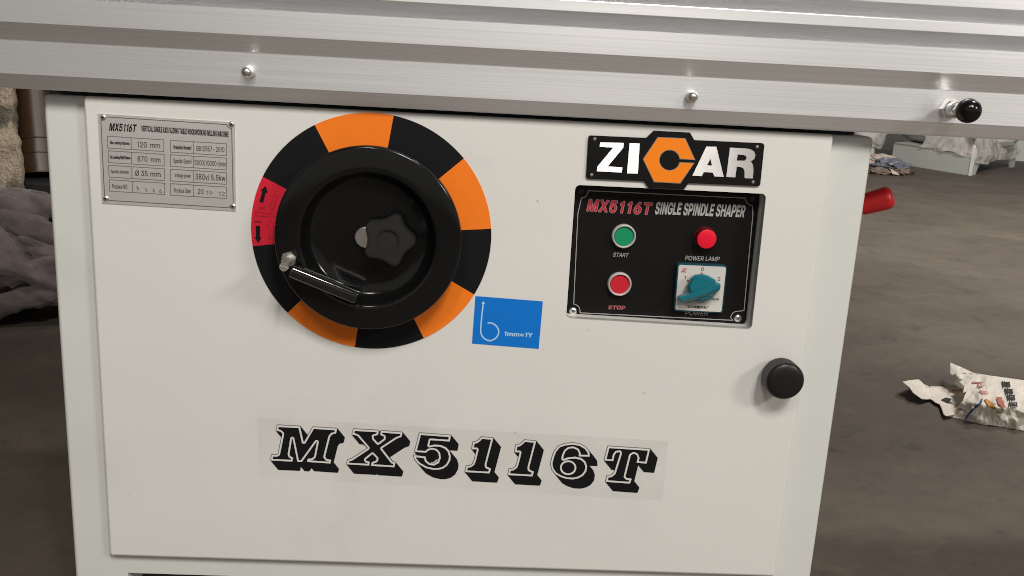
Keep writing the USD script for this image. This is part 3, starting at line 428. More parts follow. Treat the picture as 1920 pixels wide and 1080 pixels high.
for k, c in enumerate(cols):
    p = obj('dial_segment', slab(sector(bounds[k], bounds[k + 1], 0.0941, R_DIAL), -0.0001, 0.0008), M[{'orange': 'orange', 'black': 'sticker_black', 'red': 'red_vinyl'}[c]], dial,
            label={'orange': 'orange dial segment', 'black': None, 'red': 'red dial segment with two black arrows'}[c])
# marks of the red segment
zr = zoomed(460, 320, 6.75)
for pts in ([(262, 193), (288, 282), (262, 275), (228, 405), (180, 395), (218, 262), (192, 246)], [(135, 697), (190, 697), (187, 838), (208, 842), (165, 917), (120, 840), (138, 838)]):
    obj('arrow', slab(wall_poly(zr(pts)), -0.0009, 0.0002), M['sticker_black'], dial)
faint = []
for pts in ([(360, 308), (412, 322), (372, 440), (385, 445), (335, 512), (305, 435), (325, 435)], [(318, 625), (355, 640), (365, 850), (300, 850), (300, 720), (275, 700)], [(130, 515), (370, 545), (365, 590), (150, 575), (120, 550)]):
    pg = Polygon(zr(pts))
    faint.append(wall_poly(pg.difference(pg.buffer(-0.9))))
faint.append(wall_poly(Polygon(zr([(115, 632), (215, 640), (210, 660), (112, 652)]))))
obj('faint_marking', slab(unary_union(faint), -0.0009, 0.0002), M['red_faint'], dial)
lettering('UP', zr([(178, 485)])[0], zr([(250, 487)])[0], 4.5, -0.0009, M['red_faint'], dial, out=0, bold=True)

# handwheel
HW = np.array([C0[0], 0, C0[2]])
prof = [(0, .009), (.098, .009), (.1050, .013), (.1066, .018), (.1076, .034), (.1068, .0366), (.1045, .0378), (.098, .0386), (.084, .0398), (.0795, .0395), (.0770, .0378), (.0755, .034), (.0740, .028), (.071, .0215), (.066, .018), (.055, .0165), (.024, .0160), (.0, .0160)]
wheel = obj('handwheel', turned(prof, HW, 120), M['black_gloss'], mach, smooth=50)
hub = at(685, 445, -.02)
obj('shaft_end', turned([(0, .012), (.0122, .012), (.0122, .0215), (.0112, .0222), (0, .0222)], [hub[0], 0, hub[2]], 32), M['steel'], wheel, smooth=30)
kc = at(727.5, 452, -.046)
t = np.linspace(0, 2 * math.pi, 120, endpoint=False)
a0 = math.radians(72)
rr = 0.0267 + 0.0034 * np.cos(5 * (t - a0)) + 0.0004 * np.cos(10 * (t - a0))
star = Polygon(np.stack([kc[0] + rr * np.cos(t), kc[2] + rr * np.sin(t)], 1))
dish = Point(kc[0], kc[2]).buffer(0.0112, 32)
sk = trimesh.util.concatenate([bevel_slab(star.difference(dish), -0.026, 0.022, 0.005, 5), slab(dish, -0.026, 0.0185), slab(Point(kc[0], kc[2]).buffer(0.013), -0.016, 0.011)])
obj('star_knob', sk, M['black_knob'], wheel, smooth=40)
# folding crank handle
nut_c, scr_c = at(540.5, 487, -.046), at(532, 500.5, -.075)
hexa = Polygon([(nut_c[0] + .0092 * math.cos(a), nut_c[2] + .0092 * math.sin(a)) for a in np.radians(np.arange(6) * 60 + 18)])
ha, hb = at(546, 506, -.058), at(670, 556.5, -.050)
grip = obj('crank_handle', rod(ha, hb, .0084, .0094, 40, .0022), M['handle_black'], mach, smooth=40)
obj('hex_nut', bevel_slab(hexa, -.038, .008, .0015, 2), M['steel'], grip)
obj('pivot_bolt', rod([nut_c[0], -.044, nut_c[2]], [scr_c[0], -.069, scr_c[2]], .0046, .0048, 24), M['dull_steel'], grip, smooth=40)
d = (hb - ha) / np.linalg.norm(hb - ha)
sp = Point(scr_c[0], scr_c[2]).buffer(.0050, 32)
obj('slotted_screw', trimesh.util.concatenate([slab(sp, -.069, .004), slab(sp.difference(affinity.rotate(LineString([(scr_c[0] - .01, scr_c[2]), (scr_c[0] + .01, scr_c[2])]).buffer(.0008), -18)), -.073, .002)]), M['dull_steel'], grip)

# lock knob, lower right of the door
lk = at(1462, 704, -.008)
t = np.linspace(0, 2 * math.pi, 56 * 6, endpoint=False)
kn = Polygon(np.stack([lk[0] + (.0232 + .0004 * np.cos(56 * t)) * np.cos(t), lk[2] + (.0232 + .0004 * np.cos(56 * t)) * np.sin(t)], 1))
lockknob = obj('door_knob', trimesh.util.concatenate([slab(kn, -.009, .020), slab(Point(lk[0], lk[2]).buffer(.0226, 48), -.007, .002)]), M['black_satin'], mach)
obj('knob_cap', turned([(0, .028), (.0230, .028), (.0226, .0302), (.0205, .0322), (.015, .0337), (.007, .0342), (0, .0343)], [lk[0], 0, lk[2]], 64), M['black_satin'], lockknob, smooth=60)
obj('knob_stem', turned([(0, 0), (.012, 0), (.012, .008), (0, .008)], [lk[0], 0, lk[2]], 32), M['black_satin'], lockknob, smooth=40)

# name plate
zn = zoomed(180, 200, 5.4)
quad = zn([(22, 68), (1408, 158), (1418, 1058), (65, 978)])
plate = obj('name_plate', slab(wall_poly(quad), -.0001, .0008), M['plate'], mach)
NY = -0.0009


def line(pts, w, closed=False):
    return LineString(pts + pts[:1] if closed else pts).buffer(w / 2, cap_style=2, join_style=2)


bl = [line(zn([(98, 103), (1325, 180), (1335, 200), (1352, 215), (1376, 222), (1392, 985), (1362, 1000), (1345, 1022), (135, 948), (120, 925), (90, 908), (53, 145), (75, 135), (92, 118)]), 1.0, True)]
for x0, x1, xm, ys in ((120, 690, 358, [(298, 335, 418, 453), (445, 482, 565, 600), (592, 628, 712, 747), (738, 774, 854, 888)]), (755, 1322, 990, [(340, 375, 460, 495), (485, 520, 602, 640), (632, 667, 750, 785), (778, 813, 895, 928)])):
    for k, (a, b, c, e) in enumerate(ys):
        q = [(x0 + k * 6 if x0 < 500 else x0, a), (x1 + (k * 3 if x0 < 500 else 1), b), (x1 + (k * 3 if x0 < 500 else 1), e), (x0 + k * 6 + 4 if x0 < 500 else x0 + 3, c)]
        bl.append(line(zn(q), .75, True))
        xx = xm + (k * 4 if x0 < 500 else 0)
        f = (xx - q[0][0]) / (q[1][0] - q[0][0])
        bl.append(line(zn([(xx, a + (b - a) * f), (xx + 2, c + (e - c) * f)]), .75))
obj('border_line', slab(wall_poly(unary_union(bl)), NY, .0002), M['black_print'], plate)
for s, x0, x1, y0, y1, cap, bold, sh in (
        ('MX5116T', 132, 418, 244, 258, 78, True, .2), ('VERTICAL SINGLE AXIS SLIDING TABLE WOODWORKING MILLING MACHINE', 460, 1342, 248, 310, 58, True, 0),
        ('Max. working thickness', 145, 340, 378, 388, 34, True, 0), ('120', 420, 517, 410, 415, 56, False, 0), ('mm', 552, 650, 416, 421, 56, False, 0),
        ('Max. machining Width/Thickness', 146, 350, 526, 534, 34, True, 0), ('870', 422, 522, 554, 558, 56, False, 0), ('mm', 556, 653, 561, 566, 56, False, 0),
        ('Spindle diameter', 152, 335, 672, 678, 34, False, 0), ('Ø 35', 398, 525, 698, 704, 54, False, 0), ('mm', 552, 655, 706, 711, 56, False, 0),
        ('Produce NO', 165, 318, 828, 834, 46, False, 0),
        ('Production Standard', 785, 965, 428, 437, 40, True, 0), ('GB12557- 2010', 1014, 1300, 446, 460, 50, False, 0),
        ('Spindle Speed', 786, 966, 570, 576, 44, False, 0), ('5000/10000 r/min', 1000, 1316, 590, 608, 52, False, 0),
        ('Voltage power', 798, 962, 712, 720, 40, False, 0), ('380v/ 5.5kw', 1008, 1310, 735, 752, 58, False, 0),
        ('Produce Date', 790, 960, 868, 876, 46, False, 0), ('20', 1033, 1090, 883, 886, 52, False, 0)):
    a, b = zn([(x0, y0), (x1, y1)])
    lettering(s, a, b, cap / 5.4, NY, M['black_print'], plate, out=0, bold=bold, shear=sh)
for s, x0, x1, y0, y1 in (('9', 412, 440, 845, 847), ('9', 500, 526, 858, 860), ('4', 574, 604, 864, 866), ('6', 642, 674, 872, 874), ('19', 1118, 1184, 888, 892), ('12', 1245, 1310, 898, 902)):
    a, b = zn([(x0, y0), (x1, y1)])
    lettering(s, a, b, 8.4, NY, M['mirror_steel'], plate, out=0, bold=True, name='stamped_number', t=.0006)
for c in zn([(73, 108), (1374, 178), (1388, 1010), (100, 930)]):
    q = at(*c, NY)
    rv = obj('rivet', turned([(0, .0), (.0034, .0), (.0032, .0010), (.0022, .0017), (.0013, .0018), (.0012, .0010), (0, .0010)], [q[0], -.0008, q[2]], 24), M['steel'], plate, smooth=50)
    obj('rivet_hole', turned([(0, .0012), (.0011, .0012), (0, .0013)], [q[0], -.0008, q[2]], 16), M['black_print'], rv)

# logo plate
zl = zoomed(1080, 240, 5.189)
lp = wall_poly(Polygon(zl([(120, 70), (700, 97), (755, 25), (1105, 43), (1140, 115), (1828, 147), (1785, 562), (1085, 540), (1045, 597), (706, 582), (665, 515), (95, 490)])).buffer(-4).buffer(4, join_style=1).buffer(0))
lp = wall_poly(unary_union([Polygon(zl([(120, 70), (1828, 147), (1785, 564), (95, 490)])).buffer(-5).buffer(5, join_style=1), Polygon(zl([(655, 120), (755, 25), (1105, 43), (1155, 130), (1085, 540), (1045, 597), (706, 582), (650, 500)]))]))
logo = obj('logo_plate', bevel_slab(lp, -.0001, .003, .0006, 2), M['panel_black'], mach)
LY = -0.0031
glyphs = {
    'Z': ([(232, 137), (462, 143), (455, 190), (305, 370), (448, 380), (440, 430), (198, 418), (205, 372), (358, 188), (226, 180)], []),
    'I': ([(517, 143), (615, 148), (597, 440), (492, 437)], []),
    'A': ([(1262, 178), (1358, 180), (1430, 473), (1340, 468), (1322, 430), (1237, 425), (1215, 465), (1125, 460)], [[(1300, 296), (1316, 362), (1268, 359)]]),
    'R': ([(1490, 189), (1630, 195), (1690, 203), (1725, 228), (1737, 262), (1727, 298), (1692, 322), (1712, 352), (1718, 400), (1712, 488), (1632, 483), (1632, 420), (1620, 388), (1592, 376), (1556, 374), (1542, 476), (1455, 473)], [[(1565, 256), (1625, 260), (1648, 272), (1650, 296), (1632, 316), (1556, 314)]])}
for k, (ext, holes) in glyphs.items():
    pg = Polygon(zl(ext), [zl(h) for h in holes])
    obj('letter', slab(wall_poly(pg), LY, .0006), M['mirror_steel'], logo, label=f'polished letter {k}')
hexp = Polygon(zl([(790, 85), (1058, 97), (1160, 318), (1010, 538), (752, 524), (645, 300)]))
bore = Point(*zl([(905, 310)])[0]).buffer(96 / 5.189, 32)
slot = Polygon(zl([(960, 298), (1185, 312), (1185, 338), (960, 326)]))
outer = hexp.difference(bore).difference(slot)
obj('letter', slab(wall_poly(outer), LY, .0004), M['steel'], logo, label='orange hexagon nut shaped as the letter C')
obj('orange_fill', slab(wall_poly(outer.buffer(-1.25)), LY - .0004, .0002), M['logo_orange'], logo)
for c in zl([(182, 107), (1762, 183), (1722, 526), (152, 455)]):
    q = at(*c, LY)
    obj('rivet', turned([(0, 0), (.0022, 0), (.0018, .0008), (0, .0012)], [q[0], LY, q[2]], 16), M['steel'], logo, smooth=50)

# blue sticker
st = obj('blue_sticker', slab(wall_poly([(891.5, 555), (1018, 565), (1010, 654), (885, 644)]), -.0001, .0003), M['blue'], mach)
zb = zoomed(880, 540, 8.307)
arc = [(285, 543), (330, 540), (380, 558), (425, 595), (452, 640), (460, 690), (440, 745), (400, 790), (340, 818), (285, 815), (230, 785), (195, 740), (177, 690), (176, 650), (192, 450), (215, 250)]
hook = unary_union([LineString(zb(arc)).buffer(1.25, cap_style=2), Polygon(zb([(221, 198), (246, 250), (188, 246)]))])
obj('hooked_arrow', slab(wall_poly(hook), -.0004, .0002), M['pale_blue'], st)
a, b = zb([(540, 742), (985, 770)])
lettering('1mm=1Y', a, b, 8.6, -.0004, M['pale_blue'], st, out=0, bold=True, shear=0.05)

# big model lettering on its clear film
film = None
fq = [at(x, y, -.00025) for x, y in ((484, 782), (1253, 827), (1242, 939), (484, 894))]
film = obj('model_sticker', trimesh.Trimesh(fq, [[0, 2, 1], [0, 3, 2]]), M['film'], mach)
z6, z7 = zoomed(480, 770, 5.0526), zoomed(860, 770, 4.8)
one = [(205, 235), (312, 245), (250, 480), (252, 502), (292, 520), (278, 562), (58, 550), (70, 496), (105, 492), (128, 475), (140, 445), (165, 345), (118, 345), (130, 280), (160, 276), (185, 258)]
G = [z6([(205, 135), (418, 147), (453, 302), (540, 153), (770, 168), (758, 215), (722, 222), (703, 245), (655, 435), (672, 456), (714, 466), (705, 498), (483, 483), (490, 455), (530, 450), (552, 432), (582, 280), (435, 484), (393, 482), (345, 245), (318, 410), (326, 430), (354, 445), (345, 480), (142, 470), (150, 414), (195, 418), (213, 408), (252, 215), (230, 195), (192, 188)]),
     z6([(925, 172), (1164, 186), (1157, 226), (1114, 240), (1118, 264), (1157, 305), (1213, 262), (1212, 242), (1177, 228), (1184, 188), (1388, 204), (1380, 246), (1335, 262), (1193, 355), (1292, 482), (1322, 490), (1312, 534), (1088, 520), (1097, 487), (1140, 470), (1145, 450), (1105, 408), (1040, 460), (1045, 473), (1078, 483), (1072, 518), (860, 506), (870, 464), (905, 455), (1062, 352), (965, 240), (945, 230), (911, 226)]),
     z6([(1550, 210), (1847, 232), (1836, 290), (1652, 277), (1640, 330), (1690, 320), (1750, 324), (1800, 345), (1832, 380), (1846, 430), (1840, 470), (1815, 515), (1775, 545), (1730, 557), (1680, 558), (1610, 542), (1545, 505), (1505, 460), (1493, 418), (1607, 434), (1615, 470), (1645, 496), (1685, 500), (1720, 482), (1735, 440), (1728, 400), (1705, 375), (1670, 366), (1635, 374), (1612, 396), (1503, 388)]),
     z7(one), z7([(x + 385, y + 27) for x, y in one]),
     z7([(1180, 412), (1080, 409), (1082, 380), (1068, 352), (1030, 335), (990, 340), (962, 362), (945, 400), (938, 434), (985, 418), (1050, 413), (1105, 425), (1142, 458), (1156, 500), (1148, 545), (1120, 582), (1080, 605), (1030, 616), (970, 612), (915, 594), (870, 568), (838, 525), (828, 475), (840, 420), (862, 362), (900, 315), (955, 295), (1030, 288), (1095, 300), (1145, 330), (1175, 370)]),
     z7([(1343, 318), (1722, 343), (1690, 474), (1600, 466), (1611, 424), (1600, 395), (1575, 384), (1548, 400), (1500, 592), (1515, 605), (1557, 610), (1540, 654), (1323, 638), (1335, 584), (1372, 580), (1398, 558), (1452, 385), (1450, 370), (1418, 375), (1402, 398), (1390, 452), (1310, 446)])]
hole6 = Polygon(z7([(985 + 58 * math.cos(a), 511 + 51 * math.sin(a)) for a in np.linspace(0, 2 * math.pi, 32, endpoint=False)]))
DV = np.array([13.6, 16.6])
shadow, face, core = [], [], []
for k, pts in enumerate(G):
    L = Polygon(pts).buffer(0)
    L = L.buffer(0.7).buffer(-1.4).buffer(0.7)
    if k == 5:
        L = L.difference(hole6)
    o = L.buffer(1.0, join_style=2)
    solid = unary_union([Polygon(q.exterior) for q in getattr(o, 'geoms', [o])])
    c = np.array(solid.exterior.coords)
    sw = [solid, affinity.translate(solid, *DV)]
    for p, q in zip(c[:-1], c[1:]):
        sw.append(Polygon([p, q, q + DV, p + DV]).buffer(0.01))
    shadow.append(unary_union(sw))
    face.append(L)
    core.append(L.buffer(-3.3, join_style=1).simplify(.1))
for k, ch in enumerate('MX5116T'):
    p = obj('letter', slab(wall_poly(shadow[k].simplify(.08)), -.0003, .0002), M['black_print'], film, label=f'black block letter {ch} with white outline')
for k in range(7):
    obj('letter_outline', slab(wall_poly(face[k]), -.0005, .0002), M['door_paint'], film)
    obj('letter_core', slab(wall_poly(core[k]), -.0007, .0002), M['black_print'], film)

# ---------------------------------------------------------------- control panel in its recess
cp = obj('control_panel', bevel_slab(wall_poly([(1040, 330), (1424.5, 370), (1396.5, 611), (1030, 590)], REC).buffer(-.006).buffer(.006), REC + .004, .004, .0008, 2), M['panel_black'], mach)
obj('panel_backing', slab(panel_open.buffer(.0012), REC + .0062, .002), M['panel_black'], cp)
PY = REC - .0001


def arcpts(c, r, a0, a1, n=9):
    return [(c[0] + r * math.cos(math.radians(a)), c[1] + r * math.sin(math.radians(a))) for a in np.linspace(a0, a1, n)]


screws = [(1089, 357.5), (1412.5, 371.5), (1383, 596.5), (1074.5, 583)]
path = arcpts(screws[0], 14, 85, 0) + arcpts((1411.5, 371.5), 14, 180, 95) + [(1411.7, 400), (1395, 582)] + arcpts(screws[2], 13, -80, -175) + [(1374, 600.5), (1088, 586.5)] + arcpts(screws[3], 13, 10, -85) + [(1083.6, 400)]
obj('border_line', slab(wall_poly(line(path, 1.25, True), PY), PY, .0002), M['panel_grey'], cp)
for k, c in enumerate(screws):
    q = at(*c, PY)
    s = obj('panel_screw', turned([(0, 0), (.0052, 0), (.0050, .0012), (.0040, .0024), (.002, .0031), (0, .0032)], [q[0], PY, q[2]], 28), M['black_satin' if k < 2 else 'steel'], cp, smooth=60,
            label='black panel screw' if k < 2 else 'bright panel screw')
    cr = unary_union([affinity.rotate(LineString([(q[0] - .0022, q[2]), (q[0] + .0022, q[2])]).buffer(.0004), 35 + 90 * j, origin=(q[0], q[2])) for j in (0, 1)])
    obj('cross_slot', slab(cr, PY - .0029, .0004), M['dark'], s)
# headings
tp = text_poly('MX5116T', False, 0.16)
x0, y0, x1, y1 = tp.bounds
H, W = 21.0, 117.0
base, tilt = np.array([1101.0, 395.0]), .060


def head(pg):
    def f(x, y):
        u = (x - x0) / (x1 - x0) * W + .22 * y * H
        return base[0] + u + .05 * 0, base[1] + u * tilt - y * H
    from shapely.ops import transform
    return transform(lambda x, y, z=None: f(np.asarray(x), np.asarray(y)), pg)


hp = head(tp)
obj('red_heading', slab(wall_poly(hp.buffer(1.45), PY), PY, .0002), M['panel_pink'], cp)
obj('red_heading', slab(wall_poly(hp.buffer(.75), PY), PY - .0002, .0002), M['panel_red'], cp)
zp = zoomed(1050, 400, 4.908)
lettering('SINGLE SPINDLE SHAPER', (1227, 401.5), (1397, 407.5), 23.0, PY, M['panel_grey'], cp, out=0, bold=True, shear=.10)
a, b = zp([(484, 398), (632, 405)])
lettering('START', a, b, 7.6, PY, M['panel_grey'], cp, out=0, bold=False, shear=.2)
a, b = zp([(440, 882), (600, 888)])
lettering('STOP', a, b, 7.6, PY, M['panel_pink'], cp, out=0, bold=True, shear=.15)
lettering('STOP', (a[0] + .5, a[1] - .3), (b[0] - .5, b[1] - .3), 7.0, PY - .0002, M['panel_red'], cp, out=0, bold=False, shear=.15)
a, b = zp([(1150, 430), (1470, 441)])
lettering('POWER LAMP', a, b, 8.2, PY, M['panel_grey'], cp, out=0, shear=.15)
a, b = zp([(1152, 935), (1362, 941)])
lettering('POWER', a, b, 8.0, PY, M['panel_grey'], cp, out=0, shear=.1)
# buttons
for nm, c, colr, lab in (('start_button', (1170.5, 444), 'green', 'green start button in a steel ring'), ('stop_button', (1162.5, 534), 'red_button', 'red stop button in a steel ring')):
    q = at(*c, PY - .007)
    o = [q[0], PY, q[2]]
    bt = obj(nm, turned([(.0118, 0), (.0148, 0), (.0148, .0045), (.0143, .0064), (.0133, .0072), (.0126, .0066), (.0122, .004), (.0118, .003)], o, 56), M['pale_ring'], mach, smooth=45, label=lab)
    obj('button_cap', turned([(0, .0), (.0116, .0), (.0116, .0040), (.0112, .0046), (0, .0048)], o, 48), M[colr], bt, smooth=30)
q = at(1325.5, 448.5, PY - .013)
lampb = obj('power_lamp', turned([(0, 0), (.0138, 0), (.0138, .002), (.0128, .003), (.0126, .0108), (.0118, .0124), (0, .0124)], [q[0], PY, q[2]], 48), M['red_lens_side'], mach, smooth=30, label='red power lamp lens on the control panel')
obj('lens_face', turned([(0, .0125), (.0117, .0125), (.0112, .0132), (.006, .0136), (0, .0137)], [q[0], PY, q[2]], 48), M['red_lens'], lampb, smooth=60)
# rotary switch
zs = zoomed(1250, 480, 9.0)
SY = PY - .009
sq = wall_poly(Polygon(zs([(190, 128), (1018, 165), (940, 962), (128, 925)])).buffer(-4).buffer(4), SY).buffer(0.0002)
sw = obj('rotary_switch', slab(sq, PY, .0088), M['teal_dark'], mach, label='teal rotary power switch with pointed grip')
obj('switch_plate', slab(wall_poly(Polygon(zs([(205, 148), (1002, 185), (922, 945), (143, 905)])).buffer(-4).buffer(4), SY), SY, .0006), M['switch_plate'], sw)
SF = SY - .0007
a, b = zs([(578, 248), (626, 250)])
lettering('0', a, b, 6.6, SF, M['black_print'], sw, out=0)
a, b = zs([(298, 380), (322, 381)])
lettering('1', a, b, 5.4, SF, M['teal_dark'], sw, out=0)
a, b = zs([(858, 412), (902, 414)])
lettering('2', a, b, 6.4, SF, M['black_print'], sw, out=0)
a, b = zs([(760, 745), (885, 752)])
lettering('4kW', a, b, 4.6, SF, M['black_print'], sw, out=0)
for c in ((590, 296), (356, 415)):
    obj('position_dot', slab(wall_poly(Point(*zs([c])[0]).buffer(1.9), SF), SF, .0002), M['red_button'], sw)
mk = [LineString(zs(p)).buffer(.45) for p in ([(245, 285), (290, 240), (340, 205)], [(262, 235), (330, 232)], [(250, 262), (318, 258)], [(275, 212), (300, 208)], [(295, 280), (318, 275)])]
obj('maker_mark', slab(wall_poly(unary_union(mk), SF), SF, .0002), M['panel_red'], sw)
# small line of Chinese characters: chang jiang dian qi kai guan chang
strokes = {
    0: [[(2, 10), (2, 0), (5, 1.5)], [(0, 5), (9, 5)], [(8, 9.5), (2.5, 6)], [(4.5, 5), (9.5, 0)]],
    1: [[(1, 9), (2, 8)], [(.5, 6), (1.5, 5)], [(.5, 0), (2.5, 3)], [(4, 8.5), (9, 8.5)], [(6.5, 8.5), (6.5, 1)], [(3.5, .8), (10, .8)]],
    2: [[(1, 8.5), (9, 8.5), (9, 3), (1, 3), (1, 8.5)], [(1, 5.7), (9, 5.7)], [(5, 10), (5, .5), (10, .5), (10, 2)]],
    3: [[(1, 10), (4, 10), (4, 7), (1, 7), (1, 10)], [(6, 10), (9, 10), (9, 7), (6, 7), (6, 10)], [(0, 5.3), (10, 5.3)], [(1, 3), (4, 3), (4, 0), (1, 0), (1, 3)], [(6, 3), (9, 3), (9, 0), (6, 0), (6, 3)]],
    4: [[(1, 9), (9, 9)], [(0, 5), (10, 5)], [(3.2, 9), (3.2, 4), (1, 0)], [(7, 9), (7, 0)]],
    5: [[(3, 10), (4, 8.3)], [(7.5, 10), (6.3, 8.3)], [(1, 7.5), (9, 7.5)], [(.3, 4.5), (9.7, 4.5)], [(5, 7.5), (4.5, 4), (1, 0)], [(5.2, 4), (9.5, 0)]],
    6: [[(9.5, 9), (2, 9), (2, 4), (.3, 0)]]}
cs = []
for k in range(7):
    ox, oy = 352 + k * 54, 853 + k * 3.2
    for s in strokes[k]:
        cs.append(LineString(zs([(ox + x * 4.4, oy - (y - 5) * 4.2) for x, y in s])).buffer(.32))
obj('lettering', slab(wall_poly(unary_union(cs), SF), SF, .0002), M['black_print'], sw)


def hullpts(rows):
    P = np.array([at(px, py, SF - o) for (px, py), o in rows])
    return mf.Manifold.hull_points(P)


lo = zs([(345, 500), (410, 380), (480, 330), (600, 316), (700, 350), (800, 410), (850, 520), (800, 640), (740, 720), (630, 770), (500, 765), (380, 700)])
cx, cy = np.mean(lo, 0)
gx, gy = zs([(530, 550)])[0]
lo = [(gx + (x - gx) * 1.09, gy + (y - gy) * 1.09) for x, y in lo]
hub_h = hullpts([(p, .001) for p in lo] + [((cx + (x - cx) * .93, cy + (y - cy) * .93), .012) for x, y in lo] + [((cx + (x - cx) * .74, cy + (y - cy) * .74), .0165) for x, y in lo])
bar_lo = zs([(185, 675), (272, 785), (340, 788), (620, 740), (800, 640), (885, 560), (892, 490), (855, 450), (700, 470), (420, 560)])
bar_hi = zs([(215, 700), (275, 745), (640, 640), (850, 545), (858, 500), (800, 500), (560, 590), (300, 680)])
bar_lo, bar_hi = [[(gx + (x - gx) * 1.05, gy + (y - gy) * 1.05) for x, y in q] for q in (bar_lo, bar_hi)]
grip_m = hub_h + hullpts([(p, .004) for p in bar_lo] + [(p, .0175) for p in bar_lo[4:8]] + [(p, .021) for p in bar_hi])
obj('switch_grip', tm(grip_m), M['teal'], sw, smooth=22)
q = at(*zs([(652, 625)])[0], SF - .0185)
obj('grip_screw', turned([(0, 0), (.0022, 0), (.0018, .003), (0, .0034)], [q[0], SF - .016, q[2]], 16), M['brass'], sw, smooth=50)

# ---------------------------------------------------------------- sliding table
prof = [(.05, .7846), (-.004, .7846), (-.004, .7858), (-.0120, .7864), (-.0192, .8000), (-.0200, .8012), (-.0200, .8370), (-.0206, .8384), (-.0300, .8550), (-.0310, .8562), (-.0310, .8834), (.0000, .8835), (.0030, .8875), (-.0030, .8915), (-.0180, .8955), (-.0330, .8992), (-.0337, .9002), (-.0336, .9108), (-.0331, .9117), (.0000, .9120), (.0030, .9165), (-.0030, .9205), (-.0180, .9245), (-.0320, .9282),
        (-.0320, .9700), (-.0308, .9715), (.40, .9715), (.40, .83), (.05, .83)]
pg = Polygon(prof)
tb = trimesh.creation.extrude_polygon(pg, 3.9, engine='earcut')
tb.apply_transform(np.array([[0, 0, 1, -1.3], [1, 0, 0, 0], [0, 1, 0, 0], [0, 0, 0, 1.0]]))
table = obj('sliding_table', tb, M['alu'], mach, smooth=24)
for c in ((464.5, 135), (1297.5, 181)):
    q = at(*c, -.025)
    bt = obj('stop_pin', turned([(0, 0), (.0066, 0), (.0070, .004), (.0068, .0075), (.0056, .0112), (.0035, .0135), (0, .0145)], [q[0], -.0199, q[2]], 36), M['steel'], table, smooth=60)
q = at(1787, 205, -.028)
bk = obj('plunger_knob', turned([(0, 0), (.0118, 0), (.0118, .004), (.0112, .0075), (.0080, .010), (.0070, .024), (0, .024)], [q[0], -.0199, q[2]], 6), M['steel'], table, label='spring plunger with black ball knob')
c = np.array([q[0], -.062, q[2]])
ball = trimesh.creation.icosphere(3, .0136)
ball.apply_translation(c)
obj('ball_knob', ball, M['black_gloss'], bk, smooth=True)
obj('plunger_collar', turned([(0, .006), (.0085, .006), (.0092, .010), (.0086, .018), (.006, .021), (.006, .034), (0, .034)], [q[0], -.0199, q[2]], 32), M['steel'], bk, smooth=40)

# red lever on the right side of the machine
la, lb = at(1606, 387, .12), at(1675, 368, .10)
lv = obj('lever_grip', rod(la, lb, .0138, .0152, 32, .008), M['red_grip'], mach, smooth=50, label='red lever grip at the right side of the cabinet')
obj('lever_rod', rod([XR - .01, .14, la[2] - .012], la + (lb - la) * .2, .006, .006, 16), M['steel'], lv, smooth=40)

# ================================================================ left background
zq = zoomed(0, 150, 4.32)
edge = zq([(84, 40), (90, 85), (97, 240), (95, 400), (112, 450), (130, 500), (136, 560), (150, 600), (155, 800), (153, 900), (170, 1000), (190, 1080), (205, 1250)])
Yp = 2.10
ep = [at(x, y, Yp)[[0, 2]] for x, y in edge]
pl = Polygon([(-3.2, 2.4), (ep[0][0] - .01, 2.4)] + [tuple(p) for p in ep] + [(ep[-1][0] + .03, 0.0), (-3.2, 0.0)]).buffer(0)
wl = slab(pl, Yp + .35, .35)
wl = wl.subdivide_to_size(.08)
v = wl.vertices.copy()
v[:, 1] += (meshkit.fbm(v * 14, 4, 3) - .5) * .05
v[:, 0] += (meshkit.fbm(v * 18, 3, 9) - .5) * .02 - .45 * np.clip((v[:, 1] - Yp - .05) / .3, 0, 1)
tag(obj('plaster_pillar', trimesh.Trimesh(v, wl.faces), M['plaster'], smooth=50), 'crumbling beige plaster pillar with grey patches at the left edge', 'pillar')
a, b = at(54, 100, 2.45), at(76, 328, 2.35)
dr = thing('brown_drum', 'dark brown ribbed drum standing between pillar and white machine', 'drum')
ra, rb = .050, .074
body_d = rod(b, a, rb, ra, 48, .006)
obj('drum_body', body_d, M['drum'], dr, smooth=40)
for f in (.0, .16, .28):
    p = b + (a - b) * f
    r = rb + (ra - rb) * f
    dd = (a - b) / np.linalg.norm(a - b)
    obj('drum_hoop', rod(p, p + dd * .006, r + .003, r + .003, 48, .002), M['drum'], dr, smooth=40)
p0, p1 = at(10, 336, 2.25), at(130, 345, 2.25)
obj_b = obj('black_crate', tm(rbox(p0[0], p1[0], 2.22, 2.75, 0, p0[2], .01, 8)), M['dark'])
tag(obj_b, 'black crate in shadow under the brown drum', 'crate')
cd = wall_poly([(56, 120), (82, 120), (95, 290), (78, 290)], 2.62)
tag(obj('pale_board', slab(cd, 2.63, .012), M['pale_card']), 'pale narrow board leaning behind the brown drum', 'board')
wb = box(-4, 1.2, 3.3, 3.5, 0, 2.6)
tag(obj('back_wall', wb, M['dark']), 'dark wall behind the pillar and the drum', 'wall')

# cloth heap
cc = at(20, 520, 1.75)


def roll(pts, radii, flat=.7):
    out = []
    for (a, ra), (b, rb) in zip(zip(pts[:-1], radii[:-1]), zip(pts[1:], radii[1:])):
        sa, sb = (mf.Manifold.sphere(1.0, 20).scale([r * 1.1, r * flat, r]).translate([float(q) for q in p]) for p, r in ((a, ra), (b, rb)))
        out.append(mf.Manifold.batch_hull([sa, sb]))
    return out


